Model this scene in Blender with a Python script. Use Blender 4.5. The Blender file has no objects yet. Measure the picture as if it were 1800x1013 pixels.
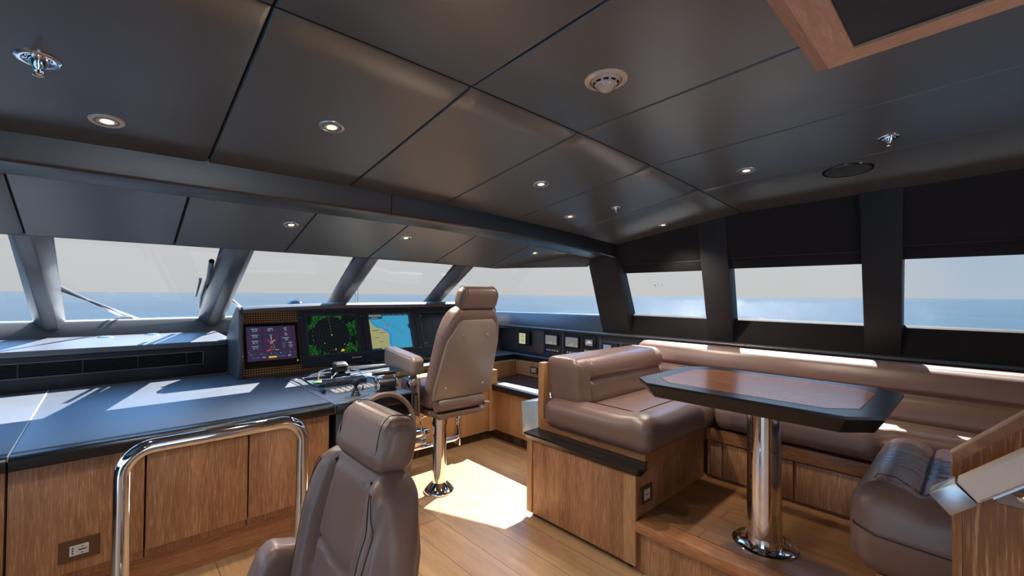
import bpy, bmesh, math, random
from mathutils import Vector, Matrix
random.seed(7)
PI = math.pi
SC = bpy.context.scene
COL = SC.collection

# ------------------------------------------------------------------ materials
def srgb(r, g, b):
    f = lambda c: (c/255/12.92) if c/255 <= .04045 else ((c/255+.055)/1.055)**2.4
    return (f(r), f(g), f(b), 1)

class NT:
    def __init__(s, name):
        s.m = bpy.data.materials.new(name); s.m.use_nodes = True
        s.t = s.m.node_tree; s.t.nodes.clear()
        s.out = s.n('ShaderNodeOutputMaterial')
    def n(s, kind, **kw):
        nd = s.t.nodes.new(kind)
        for k, v in kw.items(): setattr(nd, k, v)
        return nd
    def l(s, a, b): s.t.links.new(a, b)
    def bsdf(s, col=None, rough=.5, metal=0., spec=.5, coat=0.):
        b = s.n('ShaderNodeBsdfPrincipled')
        if col is not None: b.inputs['Base Color'].default_value = col
        b.inputs['Roughness'].default_value = rough
        b.inputs['Metallic'].default_value = metal
        b.inputs['Specular IOR Level'].default_value = spec
        b.inputs['Coat Weight'].default_value = coat
        b.inputs['Coat Roughness'].default_value = .12
        s.l(b.outputs[0], s.out.inputs[0]); s.b = b
        return b
    def coords(s, scale=(1, 1, 1), rot=(0, 0, 0), kind='Object'):
        tc = s.n('ShaderNodeTexCoord'); mp = s.n('ShaderNodeMapping')
        mp.inputs['Scale'].default_value = scale; mp.inputs['Rotation'].default_value = rot
        s.l(tc.outputs[kind], mp.inputs[0]); return mp.outputs[0]
    def noise(s, vec, scale, detail=4, rough=.55):
        n = s.n('ShaderNodeTexNoise'); n.inputs['Scale'].default_value = scale
        n.inputs['Detail'].default_value = detail; n.inputs['Roughness'].default_value = rough
        s.l(vec, n.inputs['Vector']); return n.outputs['Fac']
    def ramp(s, fac, stops):
        r = s.n('ShaderNodeValToRGB'); e = r.color_ramp.elements
        while len(e) < len(stops): e.new(.5)
        for k, (p, c) in enumerate(stops): e[k].position = p; e[k].color = c
        s.l(fac, r.inputs[0]); return r.outputs[0]
    def mix(s, fac, a, b, mode='MIX'):
        m = s.n('ShaderNodeMix', data_type='RGBA', blend_type=mode)
        for sock, v in ((m.inputs[0], fac), (m.inputs[6], a), (m.inputs[7], b)):
            if hasattr(v, 'links'): s.l(v, sock)
            else: sock.default_value = v
        return m.outputs[2]
    def math(s, op, a, b=None, c=None):
        m = s.n('ShaderNodeMath', operation=op)
        for i, v in enumerate((a, b, c)):
            if v is None: continue
            if hasattr(v, 'links'): s.l(v, m.inputs[i])
            else: m.inputs[i].default_value = v
        return m.outputs[0]
    def bump(s, h, strength=.2, dist=.002):
        b = s.n('ShaderNodeBump'); b.inputs['Strength'].default_value = strength
        b.inputs['Distance'].default_value = dist
        s.l(h, b.inputs['Height']); s.l(b.outputs[0], s.b.inputs['Normal'])

def m_leather(name, c, rough=.42, bump=.25, var=.12, spec=.5, scale=260):
    t = NT(name); t.bsdf(c, rough, 0, spec)
    v = t.coords()
    n1 = t.noise(v, 3.5, 4)
    lo = tuple(x*(1-var) for x in c[:3])+(1,); hi = tuple(min(1, x*(1+var)) for x in c[:3])+(1,)
    t.l(t.ramp(n1, [(.3, lo), (.7, hi)]), t.b.inputs['Base Color'])
    vo = t.n('ShaderNodeTexVoronoi'); vo.inputs['Scale'].default_value = scale; t.l(v, vo.inputs['Vector'])
    n2 = t.noise(v, scale*.5, 3)
    t.bump(t.math('ADD', vo.outputs['Distance'], n2), bump, .0012)
    return t.m

def m_wood(name, base, dark, lime, grain=(1, 1, .05), fine=210, rough=.42, limeamt=.55, figure=.5):
    """limed oak: fine pale streaks along the grain over a honey ground"""
    t = NT(name); t.bsdf(base, rough, 0, .45)
    v = t.coords(scale=grain)
    n1 = t.noise(v, 9, 5, .6)
    n2 = t.noise(v, fine, 3, .7)
    n3 = t.noise(t.coords(scale=tuple(g*1. if g == 1 else g*2.2 for g in grain)), fine*.45, 2, .5)
    c1 = t.ramp(n1, [(.3, dark), (.72, base)])
    s1 = t.ramp(n2, [(.5, (0, 0, 0, 1)), (.68, (1, 1, 1, 1))])
    c2 = t.mix(t.math('MULTIPLY', s1, limeamt), c1, lime)
    s2 = t.ramp(n3, [(.36, (1, 1, 1, 1)), (.5, (0, 0, 0, 1))])
    c3 = t.mix(t.math('MULTIPLY', s2, .45), c2, dark)
    t.l(c3, t.b.inputs['Base Color'])
    t.bump(n2, .25, .0006)
    return t.m

def m_floor(name, base, dark, lime, pw=.19, pl=1.9):
    t = NT(name); t.bsdf(base, .38, 0, .45)
    v = t.coords(rot=(0, 0, PI/2))
    br = t.n('ShaderNodeTexBrick'); br.offset = .37; br.offset_frequency = 2
    br.inputs['Color1'].default_value = (.25, .25, .25, 1); br.inputs['Color2'].default_value = (.85, .85, .85, 1)
    br.inputs['Mortar'].default_value = (0, 0, 0, 1)
    br.inputs['Scale'].default_value = 1; br.inputs['Mortar Size'].default_value = .0018
    br.inputs['Brick Width'].default_value = pl; br.inputs['Row Height'].default_value = pw
    t.l(v, br.inputs['Vector'])
    g = t.coords(scale=(1, .06, 1))
    n1 = t.noise(g, 16, 5, .62); n2 = t.noise(g, 130, 3, .7)
    c1 = t.ramp(n1, [(.3, dark), (.7, base)])
    c2 = t.mix(t.math('MULTIPLY', t.ramp(n2, [(.5, (0, 0, 0, 1)), (.7, (1, 1, 1, 1))]), .35), c1, lime)
    sep = t.n('ShaderNodeSeparateColor'); t.l(br.outputs['Color'], sep.inputs[0])
    c3 = t.mix(t.math('MULTIPLY', t.math('SUBTRACT', 1, sep.outputs[0]), .28), c2, dark)
    c4 = t.mix(t.math('MULTIPLY', br.outputs['Fac'], .8), c3, (.03, .018, .01, 1))
    t.l(c4, t.b.inputs['Base Color'])
    t.bump(n2, .2, .0006)
    return t.m

def m_plain(name, c, rough=.5, metal=0., spec=.5, coat=0., nscale=40, var=.06, bump=0.):
    t = NT(name); t.bsdf(c, rough, metal, spec, coat)
    n = t.noise(t.coords(), nscale, 3)
    lo = tuple(x*(1-var) for x in c[:3])+(1,); hi = tuple(min(1, x*(1+var)) for x in c[:3])+(1,)
    t.l(t.ramp(n, [(.3, lo), (.7, hi)]), t.b.inputs['Base Color'])
    if bump: t.bump(n, bump, .001)
    return t.m

def m_emit(name, c, strength=1., black=(.01, .01, .01, 1)):
    t = NT(name); b = t.bsdf(black, .25)
    b.inputs['Emission Color'].default_value = c; b.inputs['Emission Strength'].default_value = strength
    return t.m

def m_glass(name, tint, gloss=.06):
    t = NT(name)
    tr = t.n('ShaderNodeBsdfTransparent'); tr.inputs[0].default_value = tint
    gl = t.n('ShaderNodeBsdfGlossy'); gl.inputs['Roughness'].default_value = .02
    lw = t.n('ShaderNodeLayerWeight'); lw.inputs['Blend'].default_value = .12
    mx = t.n('ShaderNodeMixShader')
    t.l(t.math('MULTIPLY', lw.outputs['Fresnel'], gloss*4), mx.inputs[0])
    t.l(tr.outputs[0], mx.inputs[1]); t.l(gl.outputs[0], mx.inputs[2]); t.l(mx.outputs[0], t.out.inputs[0])
    return t.m

def m_weave(name):
    """bronze diamond weave behind the helm screens"""
    t = NT(name); t.bsdf((.2, .1, .04, 1), .35, .25)
    tc = t.n('ShaderNodeTexCoord'); sp = t.n('ShaderNodeSeparateXYZ'); t.l(tc.outputs['Object'], sp.inputs[0])
    a = t.math('MULTIPLY', t.math('ADD', sp.outputs[0], t.math('MULTIPLY', sp.outputs[2], 1.0)), 165)
    b = t.math('MULTIPLY', t.math('SUBTRACT', sp.outputs[0], t.math('MULTIPLY', sp.outputs[2], 1.0)), 165)
    w = t.math('MULTIPLY', t.math('SINE', a), t.math('SINE', b))
    col = t.ramp(t.math('MULTIPLY_ADD', w, .5, .5), [(.3, (.012, .009, .008, 1)), (.6, srgb(206, 148, 94))])
    t.l(col, t.b.inputs['Base Color']); t.bump(w, .6, .002)
    return t.m

def m_radar(name):
    """radar picture: range rings on near-black, green echoes in the corners, lit from inside"""
    t = NT(name); b = t.bsdf((.004, .004, .004, 1), .2)
    tc = t.n('ShaderNodeTexCoord'); sp = t.n('ShaderNodeSeparateXYZ'); t.l(tc.outputs['Object'], sp.inputs[0])
    x, z = sp.outputs[0], sp.outputs[2]
    dx = t.math('SUBTRACT', x, -.01); dz = t.math('SUBTRACT', z, .17)
    r = t.math('SQRT', t.math('ADD', t.math('MULTIPLY', dx, dx), t.math('MULTIPLY', dz, dz)))
    ring = t.math('GREATER_THAN', t.math('SINE', t.math('MULTIPLY', r, 2*PI/.027)), .955)
    inside = t.math('LESS_THAN', r, .172)
    rings = t.math('MULTIPLY', ring, inside)
    nz = t.noise(t.coords(scale=(1, 1, 1.4)), 95, 2, .8)
    nb = t.noise(t.coords(), 14, 2, .5)
    echo = t.math('MULTIPLY', t.math('GREATER_THAN', nz, .55), t.math('GREATER_THAN', nb, .5))
    echo = t.math('MULTIPLY', echo, t.math('SUBTRACT', 1, inside))
    c1 = t.mix(rings, (.003, .005, .007, 1), (.022, .026, .024, 1))
    c2 = t.mix(echo, c1, (.02, .20, .015, 1))
    lowe = t.math('MULTIPLY', t.math('LESS_THAN', z, .048), t.math('MULTIPLY', t.math('GREATER_THAN', nb, .52), t.math('MULTIPLY', t.math('GREATER_THAN', z, .018), t.math('LESS_THAN', t.math('ABSOLUTE', t.math('SUBTRACT', x, .01)), .08))))
    c3 = t.mix(lowe, c2, (.7, .4, .05, 1))
    t.l(c3, b.inputs['Emission Color']); b.inputs['Emission Strength'].default_value = 1.
    return t.m

def m_sea(name):
    t = NT(name); b = t.bsdf(srgb(52, 110, 150), .12, 0, .10)
    v = t.coords(scale=(1, 1, 1))
    n1 = t.noise(v, .22, 6, .65); n2 = t.noise(v, 1.1, 5, .6); n3 = t.noise(t.coords(scale=(1, .35, 1)), .03, 4)
    t.l(t.ramp(n3, [(.3, (.004, .032, .058, 1)), (.7, (.013, .056, .090, 1))]), b.inputs['Base Color'])
    h = t.math('ADD', t.math('MULTIPLY', n1, 1.6), t.math('MULTIPLY', n2, .4))
    t.bump(h, 1., .40)
    return t.m

M = {}
M['ceil'] = m_leather('ceiling_leather', srgb(80, 82, 83), .36, .10, .05, 1.2)
M['dark'] = m_leather('charcoal_leather', srgb(70, 72, 78), .40, .15, .06, .9)
M['pillar'] = m_leather('pillar_leather', srgb(50, 48, 50), .55, .15, .05, .35)
M['beam'] = m_leather('beam_leather', srgb(26, 27, 32), .36, .10, .05, 1.)
M['darker'] = m_leather('black_leather', srgb(48, 48, 52), .5, .2, .06, .35)
M['worktop'] = m_leather('worktop_leather', srgb(86, 91, 99), .44, .35, .08, .9)
M['edge'] = m_plain('black_lacquer', srgb(24, 24, 27), .3, 0, .5)
M['gap'] = m_plain('gap_black', (.006, .006, .007, 1), .8)
M['leather'] = m_leather('taupe_leather', srgb(124, 100, 92), .36, .22, .07, .7, 300)
M['leather2'] = m_leather('chestnut_leather', srgb(118, 96, 88), .38, .22, .07, .5, 300)
M['leather_light'] = m_leather('mushroom_leather', srgb(142, 126, 116), .4, .2, .06, .5, 300)
M['stitch'] = m_plain('dark_stitching', srgb(48, 36, 32), .7)
M['wood'] = m_wood('limed_oak', srgb(184, 134, 92), srgb(140, 92, 58), srgb(216, 180, 144))
M['wood_pale'] = m_wood('pale_limed_oak', srgb(200, 156, 108), srgb(166, 120, 78), srgb(220, 190, 156), limeamt=.4)
M['wood_dark'] = m_wood('brushed_oak', srgb(172, 110, 54), srgb(116, 68, 30), srgb(222, 178, 126), fine=120)
M['wood_h'] = m_wood('limed_oak_across', srgb(176, 120, 78), srgb(132, 84, 52), srgb(206, 168, 130), grain=(.05, .05, 1))
M['wood_y'] = m_wood('limed_oak_lengthwise', srgb(178, 122, 76), srgb(136, 86, 52), srgb(210, 170, 128), grain=(1, .05, 1))
M['wood_top'] = m_wood('table_oak', srgb(130, 84, 58), srgb(90, 54, 36), srgb(170, 128, 100), grain=(1, .05, 1), rough=.2)
M['floor'] = m_floor('oak_planks', srgb(182, 148, 110), srgb(150, 114, 80), srgb(200, 174, 144))
M['floor2'] = m_floor('oak_platform', srgb(160, 116, 76), srgb(126, 86, 54), srgb(180, 146, 110), .16, 1.4)
M['chrome'] = m_plain('polished_steel', (.82, .82, .83, 1), .05, 1., var=.01)
M['satin'] = m_plain('satin_steel', (.5, .5, .51, 1), .3, 1., var=.03)
M['bronze'] = m_plain('bronze_plate', srgb(104, 78, 56), .4, .5)
M['bracket'] = m_plain('taupe_metal', srgb(132, 108, 92), .35, .3)
M['black'] = m_plain('black_plastic', srgb(20, 21, 24), .4)
M['blackgloss'] = m_plain('black_gloss', (.006, .006, .008, 1), .12)
M['bezel'] = m_plain('navy_bezel', srgb(48, 56, 70), .45)
M['white'] = m_plain('white_plastic', srgb(214, 208, 200), .35)
M['cream'] = m_plain('cream_plastic', srgb(226, 205, 186), .22, coat=.3)
M['creamy'] = m_plain('pale_beige_enamel', srgb(222, 212, 196), .35)
M['whiteleather'] = m_leather('white_leather', srgb(228, 214, 204), .45, .15, .04)
M['gelcoat'] = m_plain('white_gelcoat', srgb(228, 230, 230), .3, coat=.2)
M['skyglare'] = m_plain('sky_glare_lacquer', srgb(186, 212, 234), .18, coat=.4)  # blue sky glare painted into the base colour of the settee-back box
M['brass'] = m_plain('brass', (.75, .5, .22, 1), .28, 1.)
M['speaker'] = m_plain('speaker_mesh', (.008, .008, .009, 1), .6, nscale=900, var=.6, bump=.6)
M['blind'] = m_leather('blind_fabric', srgb(42, 40, 42), .75, .2, .06, .2, 400)
M['glass'] = m_glass('tinted_glass', (.28, .285, .29, 1), .012)
M['sea'] = m_sea('sea_water')
M['weave'] = m_weave('bronze_weave')
M['radar'] = m_radar('radar_picture')
M['lamp_warm'] = m_emit('lamp_warm', (1, .80, .46, 1), 2.2)
M['lamp_white'] = m_emit('lamp_white', (.95, .93, 1, 1), 1.6)
M['lamp_ring'] = m_emit('lamp_reflector', (1, .48, .10, 1), 1.5)
M['purple'] = m_emit('screen_purple', srgb(52, 38, 66), .9)
M['s_white'] = m_emit('screen_white', srgb(200, 195, 215), .9)
M['s_cyan'] = m_emit('screen_cyan', srgb(40, 140, 180), .9)
M['s_line'] = m_emit('screen_line', srgb(100, 84, 112), .8)
M['s_red'] = m_emit('screen_red', srgb(200, 60, 84), .9)
M['s_yellow'] = m_emit('screen_yellow', srgb(205, 185, 60), .9)
M['s_green'] = m_emit('screen_green', srgb(110, 150, 80), .9)
M['s_sea'] = m_emit('chart_sea', srgb(62, 152, 192), .95)
M['s_shoal'] = m_emit('chart_shoal', srgb(40, 140, 205), .95)
M['s_land'] = m_emit('chart_land', srgb(164, 164, 116), .9)
M['s_bar'] = m_emit('chart_bar', srgb(28, 70, 84), .9)
M['s_black'] = m_emit('screen_black', srgb(8, 14, 18), .6)
M['s_gray'] = m_emit('screen_gray', srgb(126, 124, 128), .9)
M['s_lcd'] = m_emit('screen_lcd', srgb(196, 196, 158), .9)
M['s_lcd2'] = m_emit('screen_lcd_blue', srgb(120, 140, 168), .9)

# ------------------------------------------------------------------ mesh helpers
def box(bm, x0, x1, y0, y1, z0, z1, bev=0., seg=2):
    g = bmesh.ops.create_cube(bm, size=1)
    vs = g['verts']
    for v in vs:
        v.co = Vector((x0+(x1-x0)*(v.co.x+.5), y0+(y1-y0)*(v.co.y+.5), z0+(z1-z0)*(v.co.z+.5)))
    if bev:
        es = list({e for v in vs for e in v.link_edges})
        bmesh.ops.bevel(bm, geom=es, offset=bev, segments=seg, profile=.5, affect='EDGES')

def prism(bm, pts, off, bev=0., seg=2):
    """extrude polygon (3-D pts) by vector off"""
    off = Vector(off)
    a = [bm.verts.new(Vector(p)) for p in pts]; b = [bm.verts.new(Vector(p)+off) for p in pts]
    n = len(pts); fs = [bm.faces.new(a), bm.faces.new(b[::-1])]
    for i in range(n): fs.append(bm.faces.new((a[i], b[i], b[(i+1) % n], a[(i+1) % n])))
    bmesh.ops.recalc_face_normals(bm, faces=fs)
    if bev:
        es = list({e for f in fs for e in f.edges})
        bmesh.ops.bevel(bm, geom=es, offset=bev, segments=seg, profile=.5, affect='EDGES')

def hull8(bm, a, b, bev=0., seg=2):
    """solid between two quads of four 3-D points each"""
    A = [bm.verts.new(Vector(p)) for p in a]; B = [bm.verts.new(Vector(p)) for p in b]
    n = len(a); fs = [bm.faces.new(A), bm.faces.new(B[::-1])]
    for i in range(n): fs.append(bm.faces.new((A[i], B[i], B[(i+1) % n], A[(i+1) % n])))
    bmesh.ops.recalc_face_normals(bm, faces=fs)
    if bev:
        es = list({e for f in fs for e in f.edges})
        bmesh.ops.bevel(bm, geom=es, offset=bev, segments=seg, profile=.5, affect='EDGES')

def tube(bm, pts, r, n=12, caps=True):
    pts = [Vector(p) for p in pts]
    rr = r if isinstance(r, (list, tuple)) else [r]*len(pts)
    up = None; rings = []
    for i, p in enumerate(pts):
        a = pts[i]-pts[i-1] if i else pts[1]-pts[0]
        b = pts[i+1]-pts[i] if i < len(pts)-1 else a
        t = (a.normalized()+b.normalized()).normalized()
        if up is None:
            up = Vector((0, 0, 1)) if abs(t.z) < .9 else Vector((1, 0, 0))
        s = t.cross(up).normalized(); up = s.cross(t).normalized()
        rings.append([bm.verts.new(p+(s*math.cos(2*PI*k/n)+up*math.sin(2*PI*k/n))*rr[i]) for k in range(n)])
    for a, b in zip(rings, rings[1:]):
        for k in range(n): bm.faces.new((a[k], a[(k+1) % n], b[(k+1) % n], b[k]))
    if caps:
        bm.faces.new(rings[0][::-1]); bm.faces.new(rings[-1])

def lathe(bm, prof, c=(0, 0, 0), n=32, axis='Z'):
    """prof: list of (radius, height)"""
    rings = []
    def P(r, a, h):
        x, y = r*math.cos(a), r*math.sin(a)
        v = {'Z': (x, y, h), 'X': (h, x, y), 'Y': (x, h, y)}[axis]
        return Vector(c)+Vector(v)
    for r, h in prof:
        if r < 1e-6: rings.append([bm.verts.new(P(0, 0, h))])
        else: rings.append([bm.verts.new(P(r, 2*PI*k/n, h)) for k in range(n)])
    fs = []
    for a, b in zip(rings, rings[1:]):
        for k in range(n):
            k2 = (k+1) % n
            if len(a) == 1 and len(b) == 1: continue
            if len(a) == 1: fs.append(bm.faces.new((a[0], b[k2], b[k])))
            elif len(b) == 1: fs.append(bm.faces.new((a[k], a[k2], b[0])))
            else: fs.append(bm.faces.new((a[k], a[k2], b[k2], b[k])))
    if len(rings[0]) > 1: fs.append(bm.faces.new(rings[0][::-1]))
    if len(rings[-1]) > 1: fs.append(bm.faces.new(rings[-1]))
    bmesh.ops.recalc_face_normals(bm, faces=fs)

def cushion(bm, lo, hi, r, fn=None, n=(16, 16, 10), bulge=(0, 0, 0)):
    """rounded, optionally puffed box; fn(p, u, v, w) reshapes each point (u,v,w in -1..1)"""
    lo, hi = Vector(lo), Vector(hi); c = (lo+hi)/2; h = (hi-lo)/2
    rr = r if isinstance(r, (tuple, list)) else (r, r, r)
    cache = {}
    def pos(k):
        return (k*abs(k)**.0) 
    def vert(i, j, k):
        key = (i, j, k)
        if key in cache: return cache[key]
        q = []
        for a, (ii, N) in enumerate(((i, n[0]), (j, n[1]), (k, n[2]))):
            t = 2*ii/N-1
            q.append(math.sin(t*PI/2)*.55+t*.45)
        u, v, w = q
        p = Vector((u*h.x, v*h.y, w*h.z))
        ins = Vector((max(-h.x+rr[0], min(h.x-rr[0], p.x)), max(-h.y+rr[1], min(h.y-rr[1], p.y)), max(-h.z+rr[2], min(h.z-rr[2], p.z))))
        d = p-ins
        dn = Vector((d.x/rr[0], d.y/rr[1], d.z/rr[2]))
        if dn.length > 1e-6:
            dn = dn/dn.length if dn.length > 1e-6 else dn
            p = ins+Vector((dn.x*rr[0], dn.y*rr[1], dn.z*rr[2]))
        p = Vector((p.x+bulge[0]*u*(1-v*v)*(1-w*w), p.y+bulge[1]*v*(1-u*u)*(1-w*w), p.z+bulge[2]*w*(1-u*u)*(1-v*v)))
        p = p+c
        if fn: p = Vector(fn(p, u, v, w))
        cache[key] = bm.verts.new(p); return cache[key]
    fs = []
    for a in range(3):
        b, cc = (a+1) % 3, (a+2) % 3
        for side in (0, n[a]):
            for i in range(n[b]):
                for j in range(n[cc]):
                    q = []
                    for di, dj in ((0, 0), (1, 0), (1, 1), (0, 1)):
                        idx = [0, 0, 0]; idx[a] = side; idx[b] = i+di; idx[cc] = j+dj
                        q.append(vert(*idx))
                    fs.append(bm.faces.new(q))
    bmesh.ops.recalc_face_normals(bm, faces=fs)

def quad(bm, pts): 
    return bm.faces.new([bm.verts.new(Vector(p)) for p in pts])

def text_into(bm, s, size, place, align='CENTER'):
    """place(u, v) -> 3-D point; letters as flat faces"""
    cu = bpy.data.curves.new('t', 'FONT'); cu.body = s; cu.size = size; cu.align_x = align; cu.align_y = 'CENTER'; cu.resolution_u = 2
    ob = bpy.data.objects.new('t', cu); COL.objects.link(ob)
    dg = bpy.context.evaluated_depsgraph_get()
    me = bpy.data.meshes.new_from_object(ob.evaluated_get(dg))
    vs = [bm.verts.new(place(v.co.x, v.co.y)) for v in me.vertices]
    for p in me.polygons:
        try: bm.faces.new([vs[i] for i in p.vertices])
        except ValueError: pass
    bpy.data.objects.remove(ob); bpy.data.curves.remove(cu); bpy.data.meshes.remove(me)

def BM(): return bmesh.new()

def mw(o):
    m = Matrix.Translation(o.location) @ o.rotation_euler.to_matrix().to_4x4()
    return mw(o.parent) @ m if o.parent else m

def obj(name, bm, mat, parent=None, local=False, smooth=True, angle=40, org=None):
    """link bm as ONE mesh object; geometry is in world coordinates unless local"""
    me = bpy.data.meshes.new(name)
    if local:
        loc = Vector((0, 0, 0))
        if parent is not None and org is not None:
            loc = Vector(org); bmesh.ops.translate(bm, verts=bm.verts, vec=-loc)
    else:
        xs = [v.co for v in bm.verts]
        lo = Vector([min(v[i] for v in xs) for i in range(3)]); hi = Vector([max(v[i] for v in xs) for i in range(3)])
        if parent is None:
            loc = Vector(org) if org is not None else Vector(((lo.x+hi.x)/2, (lo.y+hi.y)/2, lo.z))
            bmesh.ops.translate(bm, verts=bm.verts, vec=-loc)
        else:
            bm.transform(mw(parent).inverted())
            if org is not None:
                o2 = mw(parent).inverted() @ Vector(org)
                loc = o2; bmesh.ops.translate(bm, verts=bm.verts, vec=-loc)
            else: loc = Vector((0, 0, 0))
    bm.to_mesh(me); bm.free()
    me.materials.append(M[mat] if isinstance(mat, str) else mat)
    if smooth:
        for p in me.polygons: p.use_smooth = True
        me.set_sharp_from_angle(angle=math.radians(angle))
    o = bpy.data.objects.new(name, me); COL.objects.link(o); o.location = loc
    if parent is not None: o.parent = parent
    return o

def tag(o, label=None, cat=None, group=None, kind=None):
    if label: o['label'] = label
    if cat: o['category'] = cat
    if group: o['group'] = group
    if kind: o['kind'] = kind
    return o

def thing(name, label, cat, loc=(0, 0, 0), rotz=0, group=None):
    o = bpy.data.objects.new(name, None); COL.objects.link(o)
    o.location = loc; o.rotation_euler = (0, 0, rotz); o.empty_display_size = .1
    return tag(o, label, cat, group)

def struct(name, bm, mat, **kw):
    return tag(obj(name, bm, mat, **kw), kind='structure')

def dup(root, loc, label):
    r = root.copy(); COL.objects.link(r); r.location = loc; r['label'] = label
    for ch in list(root.children):
        c = ch.copy(); COL.objects.link(c); c.parent = r
        for g in list(ch.children):
            d = g.copy(); COL.objects.link(d); d.parent = c
    return r

# ------------------------------------------------------------------ the room
def ceil_z(x, y):
    z = 2.166-.0155*(x-.85)**2
    return z+(.035*(1.2-y) if y < 1.2 else -.14*(y-1.2))
def beam_z(x): return 1.895-.020*max(0, x-1.15)**2
def head_z(x, y): return 1.897-.30*(y-2.53)-.010*max(0, x-1.2)**2
def wall_x(z): return 3.6-.22*(z-1.09)

bm = BM(); box(bm, -2.1, 3.75, -4.3, 5.3, -.1, 0); struct('floor', bm, 'floor')

def panel(bm, corners, zf, nx=8, ny=8, th=.014, rnd=.006):
    """curved panel over the plan quad (x,y)x4, slightly rolled at its rim"""
    (a, b, c, d) = [Vector((p[0], p[1])) for p in corners]
    def P(s, t, dz):
        q = (a*(1-s)+b*s)*(1-t)+(d*(1-s)+c*s)*t
        return Vector((q.x, q.y, zf(q.x, q.y)+dz))
    us = [0, .006]+[k/nx for k in range(1, nx)]+[.994, 1]
    vs = [0, .006]+[k/ny for k in range(1, ny)]+[.994, 1]
    g = {}
    for i, s in enumerate(us):
        for j, t in enumerate(vs):
            e = i in (0, len(us)-1) or j in (0, len(vs)-1)
            g[i, j] = bm.verts.new(P(s, t, rnd if e else 0))
    for i in range(len(us)-1):
        for j in range(len(vs)-1):
            bm.faces.new((g[i, j], g[i, j+1], g[i+1, j+1], g[i+1, j]))
    nU, nV = len(us)-1, len(vs)-1
    rim = [(i, 0) for i in range(nU)]+[(nU, j) for j in range(nV)]+[(i, nV) for i in range(nU, 0, -1)]+[(0, j) for j in range(nV, 0, -1)]
    top = {k: bm.verts.new(g[k].co+Vector((0, 0, th))) for k in rim}
    for k1, k2 in zip(rim, rim[1:]+rim[:1]): bm.faces.new((g[k1], g[k2], top[k2], top[k1]))

bm = BM(); gp = .0035
xs = [-1.95, .29, .91, 1.5, 2.12, 2.71, 3.52]; ys = [-4.2, -1.3, 1.2, 2.29]
sk = lambda x, y: x+(.015*(y-1.2) if -1 < x < 3.3 else 0)
for i in range(6):
    for j in range(3):
        x0, x1, y0, y1 = xs[i]+gp, xs[i+1]-gp, ys[j]+gp, ys[j+1]-gp
        panel(bm, [(sk(x0, y0), y0), (sk(x1, y0), y0), (sk(x1, y1), y1), (sk(x0, y1), y1)], ceil_z)
hx = [-1.95, -.30, .27, .85, 1.425, 2.0, 2.59]
for i in range(6):
    panel(bm, [(hx[i]+gp, 2.50), (hx[i+1]-gp, 2.50), (hx[i+1]-gp+(-.0), 3.13), (hx[i]+gp, 3.13)], head_z, 5, 5)
panel(bm, [(2.59+gp, 2.50), (3.40, 2.50), (2.70, 3.13), (2.59+gp, 3.13)], head_z, 6, 6)
struct('ceiling', bm, 'ceil')
# deck above: black void behind the seams, then the roof
bm = BM()
for i in range(10):
    xa = -2.2+i*.575; xb = xa+.575
    for y0, y1 in ((-4.3, 1.2), (1.2, 2.6)):
        hull8(bm, [(xa, y0, ceil_z(xa, y0)+.018), (xb, y0, ceil_z(xb, y0)+.018), (xb, y1, ceil_z(xb, y1)+.018), (xa, y1, ceil_z(xa, y1)+.018)],
              [(xa, y0, 2.5), (xb, y0, 2.5), (xb, y1, 2.5), (xa, y1, 2.5)])
for xa, xb in ((-2.2, 1.2), (1.2, 2.0), (2.0, 2.66)):
    hull8(bm, [(xa, 2.5, head_z(xa, 2.5)+.016), (xb, 2.5, head_z(xb, 2.5)+.016), (xb, 3.13, head_z(xb, 3.13)+.016), (xa, 3.13, head_z(xa, 3.13)+.016)],
          [(xa, 2.5, 2.4), (xb, 2.5, 2.4), (xb, 3.13, 2.1), (xa, 3.13, 2.1)])
hull8(bm, [(2.66, 2.5, head_z(2.66, 2.5)+.016), (3.45, 2.5, head_z(3.45, 2.5)+.016), (3.43, 2.56, head_z(3.4, 2.56)+.016), (2.7, 3.13, head_z(2.7, 3.13)+.016)],
      [(2.66, 2.5, 2.4), (3.45, 2.5, 2.4), (3.43, 2.56, 2.4), (2.7, 3.13, 2.1)])
struct('ceiling_deck', bm, 'gap', smooth=False)
# roof brow outside over the windscreen
bm = BM(); prism(bm, [(-2.2, 3.16, 1.84), (2.72, 3.16, 1.84), (3.4, 2.58, 1.84), (3.5, 2.7, 1.84), (3.25, 3.3, 1.84), (2.75, 3.87, 1.84), (-2.2, 3.87, 1.84)], (0, 0, .07))
struct('ceiling_brow', bm, 'gelcoat')

# leather-wrapped beam across the room
bm = BM()
def beam_seg(bm, xa, xb):
    N = max(2, int((xb-xa)/.16))
    for k in range(N):
        a = xa+(xb-xa)*k/N; b = xa+(xb-xa)*(k+1)/N
        A, B = [], []
        for L, x in ((A, a), (B, b)):
            z = beam_z(x)
            for y, zz in ((2.27, 2.13), (2.27, z+.012), (2.274, z+.004), (2.282, z), (2.50, z), (2.535, z+.002), (2.545, z+.01), (2.545, 2.0)):
                L.append(bm.verts.new((x, y, zz)))
        n = len(A)
        for i in range(n-1): bm.faces.new((A[i], A[i+1], B[i+1], B[i]))
        if k == 0: bm.faces.new(A)
        if k == N-1: bm.faces.new(B[::-1])
beam_seg(bm, -2.0, 1.167); beam_seg(bm, 1.171, 3.40)
bmesh.ops.recalc_face_normals(bm, faces=bm.faces)
struct('trim_1', bm, 'beam', angle=60)

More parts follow.
